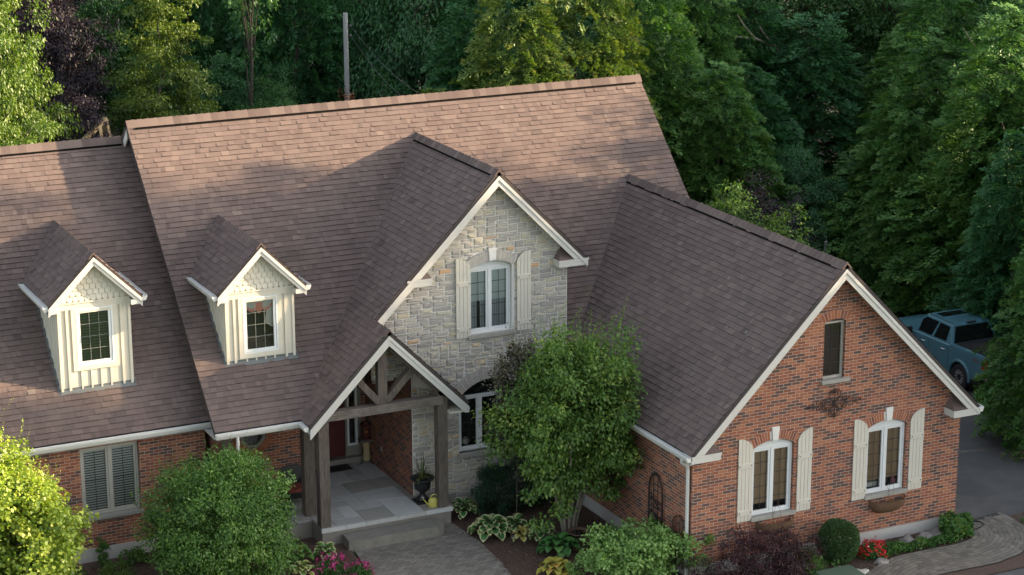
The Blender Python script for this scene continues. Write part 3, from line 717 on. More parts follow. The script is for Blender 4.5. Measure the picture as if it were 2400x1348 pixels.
def stones(rects, y, conv, seed, name='stone_veneer', gap=.0125):
    rg = random.Random(seed); mb = MB()
    for x0, x1, z0, z1 in rects:
        if x1-x0 < .05 or z1-z0 < .04: continue
        j = lambda: rg.uniform(-.004, .004)
        P = [(x0+gap+j(), z0+gap+j()), (x1-gap+j(), z0+gap+j()), (x1-gap+j(), z1-gap+j()), (x0+gap+j(), z1-gap+j())]
        P = clip_conv(P, conv)
        if len(P) < 3 or abs(area2(P)) < .003: continue
        cx = sum(p[0] for p in P)/len(P); cz = sum(p[1] for p in P)/len(P); tn = rg.random(); pr = rg.uniform(.022, .042)
        if x1-x0 > .5: tn *= .85
        fa = .02; In = []
        for p in P:
            dx, dz = cx-p[0], cz-p[1]; ln = math.hypot(dx, dz); k = min(.35, fa/ln*1.4); In.append((p[0]+dx*k, p[1]+dz*k, pr*rg.uniform(.7, 1.1)))
        nP = len(P)
        base = [(p[0], y-.002, p[1]) for p in P]; mid = [(q[0], y-q[2], q[1]) for q in In]
        cen = (cx+rg.uniform(-.03, .03), y-pr-rg.uniform(.0, .018), cz+rg.uniform(-.02, .02))
        mb.idx(base+mid+[cen], [(i, (i+1) % nP, nP+(i+1) % nP, nP+i) for i in range(nP)]+[(nP+i, nP+(i+1) % nP, 2*nP) for i in range(nP)], 0, tn)
    return part(name, mb, M['stone'])
rc = pack(4.3, -.5, 62, 138, .087, .063, [(4,2),(5,2),(3,2),(4,1),(5,1),(3,1),(3,3),(4,2),(5,2),(6,2),(3,2),(4,1)], 12)
rc = subtract(rc, (6.65, 8.45, .80, 2.42)); rc = subtract(rc, (6.90, 8.20, 3.90, 5.72)); rc = subtract(rc, (3, 5.37, -1, 3.1))
for cx, z, hw, rise, h in ((7.55, 2.40, .90, .42, .31), (7.55, 5.70, .60, .18, .25)):
    Rr = ((hw)**2+rise*rise)/(2*rise)+h; c = z+rise+h-Rr; kk = 14; HW = hw+h*.55
    for i in range(kk):
        a = cx-HW+2*HW*i/kk; b = cx-HW+2*HW*(i+1)/kk; xm = max(abs(a-cx), abs(b-cx)) if False else abs((a+b)/2-cx)
        rc = subtract(rc, (a, b, z-.01 if abs((a+b)/2-cx) < hw else z+.05, c+math.sqrt(max(0, Rr*Rr-xm*xm))))
conv = [(4.3,-.5),(9.70,-.5),(9.70,stop(9.70)),(xs,stop(xs)),(4.3,stop(4.3))]
stones(rc, SY, conv, 5)
rs = pack(0, -.5, 30, 90, .1, .07, [(3,2),(4,2),(3,3),(2,2),(4,1)], 8)
casement(7.55, SY+.09, 4.02, 5.69, 1.18, 2, .17, 2, 5, 'roller', blindz=.47, extra=lambda wo_, y, panes: part('curtain', (lambda q: ([q.box(p[0]-.02+(p[1]-p[0])*a, p[0]+(p[1]-p[0])*b, y+.12, y+.13, p[2]-.02, p[2]+(p[3]-p[2])*.5) for p, a, b in ((panes[0],0,.5),(panes[0],.75,1.02),(panes[1],0,1.02))], q)[1])(MB()), M['curtain'], wo_))
voussoirs(7.55, SY-.03, 5.70, .61, .18, .24, 13, M['stone'], 'stone_arch', .014, .09, .03, [.1,.2,.3,.4,.4,1.0,.3]); keystone(7.58, SY, 5.88, 6.19, .17, .22, .075)
shutter(6.57, 6.97, SY-.045, 3.97, 6.04, 5.72, True); shutter(8.25, 8.65, SY-.045, 3.97, 6.04, 5.72, False)
sill(6.90, 8.22, SY-.03, 4.01, .11, .06)
def pot_in(wo_, y, panes):
    a, b, c, d = panes[0]; q = MB(); q.lathe((a+.2,y+.2,c), [(0,0),(.07,0),(.11,.07),(.10,.13),(.05,.16),(.06,.19),(0,.19)], 14); part('pot', q, M['lace'], wo_)
casement(7.55, SY+.09, .94, 2.39, 1.78, 3, .41, 2, 6, None, frame='vinyl', arch='glass', extra=pot_in)
voussoirs(7.55, SY-.03, 2.40, .91, .42, .30, 15, M['stone'], 'stone_arch', .014, None, .03, [.1,.2,.3,.35,.45,.3,1.0])
sill(6.60, 8.50, SY-.03, .92, .12, .06)

# ---- main front wall, door wall, porch recess, left wing wall
mb = MB(); FY = -4.40; ox, oz, orr = 1.57, 1.84, .30
octa = [(ox+orr*math.cos(R(22.5+45*i)), FY, oz+orr*math.sin(R(22.5+45*i))) for i in range(8)]
mb.holed([(.15,FY,-.4),(3.0,FY,-.4),(3.0,FY,2.9),(.15,FY,2.9)], [octa], (0,.12,0))
mb.face([(3.0,FY,-.1),(3.0,-2.42,-.1),(3.0,-2.42,3.3),(3.0,FY,3.3)])
mb.face([(5.36,-2.42,-.1),(5.36,SY,-.1),(5.36,SY,3.6),(5.36,-4.8,4.6),(5.36,-2.42,4.6)])
LY = -5.05
lwin = opening(-2.22, LY, .66, 2.39, 1.42)
mb.holed([(-10,LY,-.13),(.15,LY,-.13),(.15,LY,2.6),(-10,LY,2.6)], [lwin], (0,.12,0)); mb.face([(.15,LY,-.13),(.15,FY,-.13),(.15,FY,2.6),(.15,LY,2.6)])
mb.face([(5.36,-2.42,4.6),(4.4,-2.42,4.6),(3.0,-2.42,3.3),(3.0,-2.42,2.45),(5.36,-2.42,2.45)][::-1]); mb.face([(5.22,-2.42,0),(5.36,-2.42,0),(5.36,-2.42,2.45),(5.22,-2.42,2.45)]); mb.face([(3.0,-2.42,0),(3.2,-2.42,0),(3.2,-2.42,2.45),(3.0,-2.42,2.45)])
part('brick_wall', mb, M['brick'], label='brick front walls under the eaves and in the porch')
mb = MB()   # back and side shell
mb.box(.3, 14.5, 5.9, 6.0, -.9, 2.7); mb.face([(14.5,-5.5,-.9),(14.5,6,-.9),(14.5,6,2.8),(14.5,0,8.7),(14.5,-5.5,3.2)]); mb.face([(.3,6,-.9),(.3,-5.5,-.9),(.3,-5.5,3.2),(.3,0,8.6),(.3,6,2.8)]); mb.box(-9.8, .3, 5.7, 5.8, -.9, 2.7); mb.face([(-9.8,5.8,-.9),(-9.8,-5.06,-.9),(-9.8,-5.06,2.8),(-9.8,.45,8.3),(-9.8,5.8,2.9)])
part('brick_wall', mb, M['brick'], label='brick rear and end walls')
mb = MB(); mb.box(-10, .16, LY-.012, LY+.3, -.9, -.13); part('foundation', mb, M['concrete'])
mb = MB(); rg = random.Random(4)   # soldier course over the left window
for i in range(21): mb.box(-2.98+i*.0752, -2.98+i*.0752+.066, LY-.014, LY+.02, 2.40, 2.56, 0, rg.random())
part('brick_lintel', mb, M['vouss'])
mb = MB()
for i in range(20):   # brick ring round the octagonal window
    a = R(18*i+9); c = Vector((ox, FY-.012, oz)); u = Vector((math.cos(a), 0, math.sin(a))); t = Vector((-math.sin(a), 0, math.cos(a)))
    mb.prism([c+u*.355-t*.048, c+u*.355+t*.048, c+u*.52+t*.066, c+u*.52-t*.066], (0,.03,0), 0, rg.random())
part('brick_lintel', mb, M['vouss'])
mb = MB()
for i in range(8):
    P = lambda k, r, y: (ox+r*math.cos(R(22.5+45*k)), y, oz+r*math.sin(R(22.5+45*k)))
    mb.prism([P(i,.34,FY-.02), P(i+1,.34,FY-.02), P(i+1,.27,FY-.02), P(i,.27,FY-.02)], (0,.08,0))
wo_ = part('window', mb, M['doorframe'], label='small octagonal window under the eave')
mb = MB(); mb.prism([(ox+.28*math.cos(R(22.5+45*i)), FY+.04, oz+.28*math.sin(R(22.5+45*i))) for i in range(8)], (0,.006,0)); part('pane', mb, M['glass'], wo_)
mb = MB(); mb.box(ox-.3, ox+.3, FY+.12, FY+.14, oz-.3, oz+.3); part('blind', mb, M['room'], wo_)  # dark-coloured panel standing in for the unlit room behind the pane, no blind
casement(-2.22, LY+.07, .68, 2.38, 1.40, 2, 0, 2, 2, 'slats', frame='beige', blindz=.0, label='wide casement window with half open blinds')
sill(-2.98, -1.46, LY, .67, .10, .06)

# ---- entrance: door, sidelight
mb = MB(); mb.box(3.62, 4.76, -2.43, -2.37, .16, 2.3)
for zz in ((.3, .95), (1.1, 2.15)):
    for xx in (3.78, 4.26): mb.box(xx, xx+.36, -2.445, -2.42, *zz)
dr = part('door', mb, M['door'], bevel=.01)
mb = MB(); mb.lathe((3.76,-2.47,1.1), [(0,-.03),(.03,-.02),(.035,0),(.03,.02),(0,.03)], 10); part('handle', mb, M['rust'], dr)
mb = MB()
for x0, x1 in ((3.2, 3.6), (4.77, 4.83), (5.12, 5.22)): mb.box(x0, x1, -2.47, -2.36, 0.12, 2.45)
mb.box(3.2, 5.22, -2.47, -2.36, 2.3, 2.45); mb.box(3.2, 5.22, -2.62, -2.36, .0, .14); mb.box(4.83, 5.12, -2.46, -2.38, .14, .42)
part('door_frame', mb, M['doorframe'], bevel=.008)
mb = MB(); ring(mb, 4.83, 5.12, -2.46, -2.38, .42, 2.3, .055); wo_ = part('sidelight', mb, M['vinyl'])
mb = MB(); mb.box(4.88, 5.07, -2.42, -2.414, .47, 2.25); part('pane', mb, M['glass'], wo_)
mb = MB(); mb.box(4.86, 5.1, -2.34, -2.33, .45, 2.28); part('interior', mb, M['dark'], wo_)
mb = MB(); mb.box(4.955, 4.995, -2.428, -2.421, 1.75, 1.95, 0); part('ornament', mb, M['chrome'], wo_)
mb = MB(); mb.box(5.348, 5.359, -3.55, -3.47, .54, .66); part('outlet', mb, M['lace'])

# ---- porch: floor, posts, truss
rcs = pack(2.5, -6.62, 9, 11, .385, .385, [(3,2),(2,2),(2,3),(2,1),(1,2),(3,2),(1,1),(2,2)], 21); rg = random.Random(9)
mb = MB()
for x0, x1, y0, y1 in rcs: mb.box(x0+.005, x1-.005, y0+.005, y1-.005, -.06, 0, 0, rg.random())
for x0, x1, y0, y1 in pack(.3, -5.93, 5, 4, .44, .385, [(2,2),(1,2),(2,1)], 5): mb.box(x0+.005, x1-.005, y0+.005, y1-.005, -.06, 0, 0, rg.random())
xx = 2.46
while xx < 5.9:
    x2 = min(5.97, xx+rg.uniform(.5, .9)); mb.box(xx+.004, x2-.004, -6.68, -6.625, -.11, -.004, 0, rg.uniform(.4, .9)); xx = x2
part('porch_floor', mb, M['flag'], bevel=.004)
mb = MB(); mb.box(2.51, 5.93, -6.60, -2.3, -.9, -.063); mb.box(.28, 2.5, -5.92, -4.3, -.9, -.063); part('porch_base', mb, M['basest'])
def post(x0, x1, y0, y1, z0, z1, label=None):
    mb = MB(); mb.box(x0, x1, y0, y1, z0, z1); return part('timber_post', mb, M['timber'], bevel=.012, label=label)
post(2.47, 2.74, -6.62, -6.36, 0, 2.70); post(2.42, 2.70, -5.72, -5.45, 0, 3.0); post(5.60, 5.86, -6.62, -6.36, 0, 3.05); post(.24, .42, -6.15, -5.97, -.06, 2.6, 'dark timber post at the end of the veranda')
mb = MB(); mb.box(2.60, 5.74, -6.65, -6.40, 2.70, 2.92); part('tie_beam', mb, M['timberh'], bevel=.012)
mb = MB(); mb.box(4.04, 4.28, -6.60, -6.42, 2.92, 4.62); part('king_post', mb, M['timber'], bevel=.01)
for a, b in (((4.06,-6.51,2.98),(3.42,-6.51,3.72)), ((4.26,-6.51,2.98),(5.02,-6.51,3.75))):
    mb = MB(); mb.beam(a, b, .17, .20, (0,1,0)); part('brace', mb, M['timber'], bevel=.01)
mb = MB(); mb.beam((xp,-6.52,zp-.36), (2.62,-6.52,zp-.36-(xp-2.62)), .16, .2, (0,1,0)); mb.beam((xp,-6.52,zp-.36), (5.8,-6.52,zp-.36-(5.8-xp)), .16, .2, (0,1,0)); part('rafter', mb, M['timber'])
mb = MB()   # porch ceiling boards under both slopes, soffit panel beside the stone
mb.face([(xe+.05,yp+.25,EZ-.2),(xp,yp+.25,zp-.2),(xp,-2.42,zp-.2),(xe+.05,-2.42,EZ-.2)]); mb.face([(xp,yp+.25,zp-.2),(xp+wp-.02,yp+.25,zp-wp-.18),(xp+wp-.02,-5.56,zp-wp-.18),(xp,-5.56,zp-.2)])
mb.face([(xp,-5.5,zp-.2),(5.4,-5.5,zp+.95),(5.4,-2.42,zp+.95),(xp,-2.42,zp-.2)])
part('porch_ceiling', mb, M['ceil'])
mb = MB(); mb.prism([(5.37,-5.60,2.9),(6.3,-5.60,2.62),(6.3,-5.60,2.72),(5.37,-5.60,3.58)], (0,.02,0)); mb.box(5.86, 6.31, -6.8, -5.6, 2.48, 2.52); part('porch_soffit', mb, M['cream'])

# ---- dormers
def dormer(cx, yf, zr, z0, grille, blind, label, extra=None, roofk=0):
    w_, we = .88, 1.125; yo = yf-.25; ze = zr-we; back = yf+3.6
    zt0 = zr-w_-.45; mb = MB()
    mb.holed([(cx-w_,yf,z0-.02),(cx+w_,yf,z0-.02),(cx+w_,yf,zr-w_-.10),(cx,yf,zr-.10),(cx-w_,yf,zr-w_-.10)], [opening(cx, yf, zt0-1.40, zt0, .88)], (0,.1,0))
    for s_ in (-1, 1): mb.box(min(cx+s_*w_, cx+s_*(w_-.04)), max(cx+s_*w_, cx+s_*(w_-.04)), yf+.002, back, z0-.02, zr-w_-.12)
    t = part('dormer', mb, M['cream'], label=label)
    mb = MB(); pl = H_ if roofk == 0 else zl-yl
    for s_ in (-1, 1): 
        q = [(cx,yo,zr),(cx+s_*we,yo,ze),(cx+s_*we,ze-pl+.12,ze),(cx,zr-pl+.12,zr)]; shingles(mb, [q if s_ < 0 else q[::-1]], 30+s_+int(cx*3), .06)
    part('shingle_roof', mb, SH, t)
    mb = MB(); ridge_caps(mb, (cx,zr-pl+.05,zr), (cx,yo,zr), (-1,0,-1), (1,0,-1), .15, .03, 41); part('ridge_cap', mb, [M['ridge'], M['vent']], t)
    mb = MB()
    for s_ in (-1, 1): rake(mb, cx, zr, cx+s_*we, ze, yo, yf, .13, .06, 0); mb.box(min(cx+s_*we, cx+s_*(w_-.03)), max(cx+s_*we, cx+s_*(w_-.03)), yo+.006, yf, ze-.20, ze-.085)
    part('rake_board', mb, M['white'], t)
    for s_ in (-1, 1): mb = MB(); gutter(mb, [(cx+s_*(we+.004),yo+.02,ze),(cx+s_*(we+.004),ze-pl+.0,ze)], (s_,0,0)); part('gutter', mb, M['gutter'], t)
    # board and batten
    mb = MB(); zt = zr-w_-.45; wl, wr, wb = cx-.44, cx+.44, zt-1.40
    for xx in (cx-w_+.035, cx-w_+.23, cx+w_-.23, cx+w_-.035): mb.box(xx-.03, xx+.03, yf-.028, yf, z0, zt)
    for k in range(4): q = wl+.08+k*.235; mb.box(q-.02, q+.02, yf-.022, yf, z0, wb-.11)
    for k in range(14):
        q = yf+.05+k*.2
        for s_ in (-1, 1): mb.box(cx+s_*w_-.016, cx+s_*w_+.016, q-.02, q+.02, z0, ze-.05)
    mb.box(cx-w_, cx+w_, yf-.026, yf, zt, zt+.14); mb.box(cx-w_, cx+w_, yf-.05, yf, zt+.14, zt+.175)
    ring(mb, wl-.11, wr+.11, yf-.036, yf-.0, wb-.11, zt, .11)
    part('battens', mb, M['cream'], t, bevel=.003)
    # fish-scale gable
    mb = MB(); rg2 = random.Random(int(cx*10)); k = 0; z = zt+.175
    while z < zr-.26:
        half = zr-z-.12; x = cx-.14*8+(.07 if k % 2 else 0)
        while x < cx+1.1:
            zt_ = min(z+.21, zr-abs(x-cx)-.066-.10)
            if zt_ > z+.075 and abs(x-cx) < w_-.05:
                q = [(x-.066,yf-.006,zt_),(x-.066,yf-.036,z+.055)]+[(x+.066*math.cos(a),yf-.040,z+.055-.06*math.sin(-a)) for a in [math.pi+math.pi*i/6 for i in range(1, 6)]]+[(x+.066,yf-.036,z+.055),(x+.066,yf-.006,zt_)]
                mb.prism(q, (0,.022,0), 0, rg2.random())
            x += .14
        z += .135; k += 1
    part('scalloped_shingles', mb, M['cream'], t)
    mb = MB(); mb.face([(cx-w_-.04,yf-.09,z0-.09+.03),(cx+w_+.04,yf-.09,z0-.09+.03),(cx+w_+.05,yf,z0+.03),(cx-w_-.05,yf,z0+.03)]); mb.box(cx-w_-.03, cx+w_+.03, yf-.012, yf, z0, z0+.07)
    for s_ in (-1, 1): mb.face([(cx+s_*(w_+.06),yf-.05,z0-.05+.03),(cx+s_*w_,yf-.05,z0-.02),(cx+s_*w_,yf+1.9,z0+1.93),(cx+s_*(w_+.06),yf+1.9,z0+1.93)][::s_])
    part('flashing', mb, M['flash'], t)
    return wl, wr, wb, zt
wl, wr, wb, zt = dormer(-2.25, -4.44, 6.97, (zl-yl)-4.44, 'leadw', None, 'dormer on the left wing roof', roofk=1)
casement((wl+wr)/2, -4.48, wb, zt, .88, 1, 0, 3, 4, 'slatsg', frame='vinyl', grille='leadw', sash=.06, fr=.035, label='dormer window with green blinds')
wl, wr, wb, zt = dormer(1.64, -5.05, 6.90, H_-5.05, 'leadw', None, 'dormer on the main roof')
def valance(wo_, y, panes):
    a, b, c, d = panes[0]; q = MB(); hw = (b-a)/2; cx = (a+b)/2
    for s_ in (-1, 1):
        top = [(cx+s_*hw*t, y+.1, d-.1-.13*math.sin(math.pi*min(1, t*1.0))) for t in [i/8 for i in range(9)]]
        for i in range(8): q.face([top[i], top[i+1], (top[i+1][0], y+.1, d+.02), (top[i][0], y+.1, d+.02)], 1); q.face([(top[i][0], y+.095, top[i][2]-.07), (top[i+1][0], y+.095, top[i+1][2]-.07), (top[i+1][0], y+.095, top[i+1][2]), (top[i][0], y+.095, top[i][2])], 0)
    q.prism([(cx-.09,y+.085,d-.08),(cx+.09,y+.085,d-.08),(cx+.07,y+.085,d-.28),(cx,y+.085,d-.36),(cx-.07,y+.085,d-.28)], (0,.01,0), 0)
    q.prism([(b-.06,y+.11,d),(b+.02,y+.11,d),(b+.02,y+.11,c+.45),(b-.22,y+.11,c+.62),(b-.12,y+.11,c+1.0)], (0,.01,0), 1)
    part('valance', q, [M['pink'], M['lace']], wo_)
casement((wl+wr)/2, -5.09, wb, zt, .88, 1, 0, 3, 4, None, frame='vinyl', grille='leadw', sash=.06, fr=.035, extra=valance, label='dormer window with a pink valance')

# ------------------------------------------------------------------ ground
def sheet(name, pts, z, mat, kind='structure', thick=None):
    mb = MB()
    if thick: mb.prism([(x, y, z) for x, y in pts][::1], (0,0,-thick))
    else:
        P = [Vector((x, y, z)) for x, y in pts]
        for t in tessellate_polygon([P]):
            a, b, c = (P[i] for i in t)
            if (b-a).cross(c-a).z < 0: b, c = c, b
            mb.face((a, b, c))
    return tag(mb.build(name, mat), kind=kind)
sheet('lawn', [(-900,-900),(900,-900),(900,900),(-900,900)], GZ-.06, M['lawn'])
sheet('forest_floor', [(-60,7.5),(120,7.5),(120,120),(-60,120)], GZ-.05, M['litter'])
sheet('garden_bed', [(-12,-12.5),(2.6,-12.5),(2.75,-9.4),(3.1,-6.7),(2.4,-5.0),(-12,-4.6)], GZ-.02, M['mulch'])
sheet('garden_bed', [(5.75,-6.3),(5.95,-8.0),(5.85,-9.6),(5.5,-11.5),(5.3,-14.0),(9.4,-14.3),(12.4,-14.35),(13.14,-13.95),(14.59,-13.27),(16.45,-13.3),(17.0,-13.12),(17.25,-12.75),(17.0,-12.0),(9.45,-12.0),(9.45,-5.5),(5.7,-5.5)], GZ-.02, M['mulch'])
sheet('garden_bed', [(17.3,-13.0),(17.3,-12.45),(18.6,-12.35),(24,-12.2),(24,-15.15),(13.5,-15.15),(14.0,-14.2),(16.4,-14.0)], GZ-.02, M['mulch'])
sheet('walkway', [(3.05,-6.55),(5.95,-6.55),(6.05,-8.0),(5.95,-9.6),(5.5,-12),(4.8,-16),(2.2,-16),(2.6,-11),(2.8,-9.0),(3.1,-7.2)], GZ-.006, M['paver'])
# curved paver path round the garage bed, courses following the curve
mb = MB(); rg = random.Random(3)
inner = [(10.5,-14.95),(11.8,-14.5),(13.14,-13.97),(14.0,-13.5),(14.6,-13.30),(15.6,-13.30),(16.4,-13.33),(16.85,-13.22),(17.12,-13.02),(17.26,-12.75),(17.28,-12.45),(17.25,-12.2)]
def path_at(off):
    out = []
    for i, p in enumerate(inner):
        a = inner[max(0, i-1)]; b = inner[min(len(inner)-1, i+1)]; dx, dy = b[0]-a[0], b[1]-a[1]; q = math.hypot(dx, dy)
        out.append((p[0]+dy/q*off, p[1]-dx/q*off))
    return out
def resample(P, step):
    out = [P[0]]; acc = 0
    for a, b in zip(P[:-1], P[1:]):
        d = math.hypot(b[0]-a[0], b[1]-a[1]); t = step-acc
        while t <= d: out.append((a[0]+(b[0]-a[0])*t/d, a[1]+(b[1]-a[1])*t/d)); t += step
        acc = d-(t-step)
    return out
pa, pb_ = path_at(-.005), path_at(1.385)
for i in range(len(pa)-1):
    q = [(*pa[i],GZ-.010),(*pb_[i],GZ-.010),(*pb_[i+1],GZ-.010),(*pa[i+1],GZ-.010)]
    mb.face(q if (Vector(q[1])-Vector(q[0])).cross(Vector(q[2])-Vector(q[0])).z > 0 else q[::-1], 1)
for k in range(11):
    a = path_at(k*.125+.004); b = path_at(k*.125+.119); n = 150 if k < 20 else 0
    def at(P, s):
        s = s*(len(P)-1); i = min(int(s), len(P)-2); f = s-i; return (P[i][0]*(1-f)+P[i+1][0]*f, P[i][1]*(1-f)+P[i+1][1]*f)
    cum = [0]
    for p, q in zip(b[:-1], b[1:]): cum.append(cum[-1]+math.hypot(q[0]-p[0], q[1]-p[1]))
    def bylen(P, L):
        L = min(max(L, 0), cum[-1]-1e-6); i = max(j for j in range(len(cum)-1) if cum[j] <= L); f = (L-cum[i])/(cum[i+1]-cum[i]); return (P[i][0]*(1-f)+P[i+1][0]*f, P[i][1]*(1-f)+P[i+1][1]*f)
    s = rg.random()*.2
    while s < cum[-1]-.2:
        wd = .21; A = bylen(a, s+.003); B = bylen(a, s+wd-.003); C = bylen(b, s+wd-.003); Dq = bylen(b, s+.003); z = GZ+.004+rg.random()*.003
        q = [(A[0],A[1],z),(Dq[0],Dq[1],z),(C[0],C[1],z),(B[0],B[1],z)]
        if (Vector(q[1])-Vector(q[0])).cross(Vector(q[2])-Vector(q[0])).z < 0: q = q[::-1]
        mb.face(q, 0, min(1, max(0, rg.gauss(.5, .25)))); s += wd
tag(mb.build('paver_path', [M['paverp'], M['joint']]), kind='structure')
sheet('driveway', [(17.05,-12.1),(18.7,-12.4),(19.6,-12.2),(24,-12.0),(31,-11),(31,7.0),(17.05,7.0)], GZ-.03, M['asphalt'])
sheet('driveway', [(9,-16.2),(13.0,-15.35),(15.7,-15.17),(24,-15.17),(24,-40),(9,-40)], GZ-.028, M['asphalt'])
# stone step
rg = random.Random(2); mb = MB(); n = 14; top = []; 
for i in range(n): top.append((2.98+2.5*i/(n-1), -7.24+rg.uniform(-.03,.03)+(.08 if i in (0,n-1) else 0)))
P = top+[(5.46,-6.66),(3.0,-6.66)]
mb.prism([(x, y, -.21) for x, y in P], (0,0,-.33)); o = mb.build('stone_step', M['stepst'], None, .03, origin=(4.2,-6.9,GZ))
tag(o, 'long rough grey stone step in front of the porch slab', 'step')

# ------------------------------------------------------------------ small things
def thing(name, loc, label, cat, group=None, rz=0): return tag(empty(name, loc, rz), label, cat, group)
def tpart(t, name, mb, mats, bevel=0): return mb.build(name, mats, t, bevel, origin=(0,0,0))   # local coordinates
# urn
t = thing('urn_planter', (5.41,-6.02,0), 'black urn with a spiky plant on the porch beside the right post', 'planter')
mb = MB(); mb.box(-.2,.2,-.2,.2,0,.05); mb.lathe((0,0,.05), [(0,0),(.16,0),(.17,.04),(.10,.10),(.06,.17),(.09,.22),(.19,.30),(.22,.44),(.22,.50),(.30,.56),(.31,.59),(.26,.58),(.22,.52),(0,.5)], 22)
tpart(t, 'urn', mb, M['black'])
mb = MB(); rg = random.Random(6)
for i in range(46):
    a = rg.uniform(0, 6.28); l_ = rg.uniform(.35, .75); s = rg.uniform(.1, .75); P = []
    for k in range(6):
        f = k/5; rr = l_*s*f; zz = .56+l_*(f*(1.1-s*.4)-s*1.25*f*f*(1 if s > .4 else .3)); P.append(Vector((rr*math.cos(a), rr*math.sin(a), zz)))
    sd_ = Vector((-math.sin(a), math.cos(a), 0))*.011
    for p, q in zip(P[:-1], P[1:]): mb.face([p-sd_, p+sd_, q+sd_*.8, q-sd_*.8], 0, rg.random()*(1 if i % 4 else .3))
tpart(t, 'spiky_plant', mb, m_leaf('spike_leaf', ramp4((.05,.09,.03),(.09,.13,.04),(.16,.16,.06),(.22,.16,.08))))
# watering can
t = thing('watering_can', (5.50,-6.46,0), 'yellow plastic watering can on the porch edge by the right post', 'watering can')
mb = MB(); mb.lathe((0,0,0), [(0,0),(.105,0),(.115,.02),(.11,.15),(.10,.20),(.07,.235),(.05,.24),(0,.235)], 20, 0, .5, 1.1, .8); tpart(t, 'body', mb, M['canyel'])
mb = MB(); mb.tube([(-.10,0,.06),(-.17,0,.12),(-.23,0,.21),(-.27,0,.26)], [.028,.02,.015,.014], 8); tpart(t, 'spout', mb, M['canyel'])
mb = MB(); mb.lathe((-.275,0,.262), [(0,.02),(.035,.025),(.035,.035),(0,.04)], 10); tpart(t, 'rose', mb, M['lace'])
mb = MB(); mb.tube([(-.06,0,.22),(-.05,0,.29),(.02,0,.325),(.09,0,.30),(.14,0,.24),(.155,0,.15),(.12,0,.08)], .014, 8); tpart(t, 'handle', mb, M['canyel'])
# doormat
mb = MB(); mb.box(3.75,4.72,-3.08,-2.66,.001,.015); mb.box(3.83,4.64,-3.02,-2.72,.015,.019)
tag(mb.build('doormat', M['black'], None, .004, origin=(4.25,-2.87,0)), 'black rectangular doormat on the flagstones before the red door', 'doormat')
# chair
t = thing('porch_chair', (2.52,-4.72,0), 'black woven porch chair with a rust red cushion under the eave', 'chair')
mb = MB()
for sx in (-.27, .27):
    for sy in (-.25, .24): mb.tube([(sx,sy,0),(sx*.98,sy*.98,.4)], .02, 6)
tpart(t, 'legs', mb, M['black'])
mb = MB(); mb.box(-.29,.29,-.28,.28,.22,.38); tpart(t, 'seat', mb, M['black'], .02)
mb = MB(); mb.prism([(-.3,.2,.36),(.3,.2,.36),(.3,.27,.85),(.2,.28,.9),(-.2,.28,.9),(-.3,.27,.85)], (0,.04,0)); tpart(t, 'backrest', mb, M['black'], .01)
for sx in (-1, 1): mb = MB(); mb.box(min(sx*.26,sx*.32),max(sx*.26,sx*.32),-.26,.25,.36,.60); tpart(t, 'armrest', mb, M['black'], .015)
mb = MB(); mb.box(-.25,.25,-.29,.19,.382,.47); tpart(t, 'cushion', mb, M['cushion'], .03)
# log stand with lantern by the door
t = thing('log_stand', (5.22,-2.78,0), 'rustic log pedestal with dark top beside the front door', 'stand')
mb = MB(); mb.tube([(0,0,.08),(.01,0,.3),(-.01,.01,.6)], [.11,.09,.10], 12); tpart(t, 'log', mb, M['freshwood'])
mb = MB()
for a in (.3, 1.9, 3.6, 5.2): mb.tube([(0,0,.12),(.13*math.cos(a),.13*math.sin(a),.07),(.25*math.cos(a),.2*math.sin(a),0)], .012, 6)
tpart(t, 'feet', mb, M['iron'])
mb = MB(); mb.prism([(-.2,-.12,.6),(.14,-.15,.6),(.17,.1,.6),(-.17,.14,.6)], (0,0,.07)); tpart(t, 'top', mb, M['timber'], .01)
t = thing('lantern', (5.22,-2.78,.67), 'dark red lantern with an orange star standing on the log pedestal', 'lantern')
mb = MB(); ring(mb, -.10, .10, -.10, .10, 0, .36, .02); mb.prism([(-.12,-.12,.36),(.12,-.12,.36),(.12,.12,.36),(-.12,.12,.36)], (0,0,.03)); mb.lathe((0,0,.39), [(.1,0),(.05,.08),(.02,.1),(0,.1)], 8); mb.box(-.085,.085,-.02,.0,.02,.34); tpart(t, 'case', mb, m_plain('lantern_red', (.07,.018,.012), .6))
mb = MB(); mb.prism([(.055*(1 if i % 2 == 0 else .42)*math.cos(R(90+36*i)), -.03, .19+.055*(1 if i % 2 == 0 else .42)*math.sin(R(90+36*i))) for i in range(10)], (0,.008,0)); tpart(t, 'star', mb, m_plain('orange_star', (.42,.14,.02), .6))

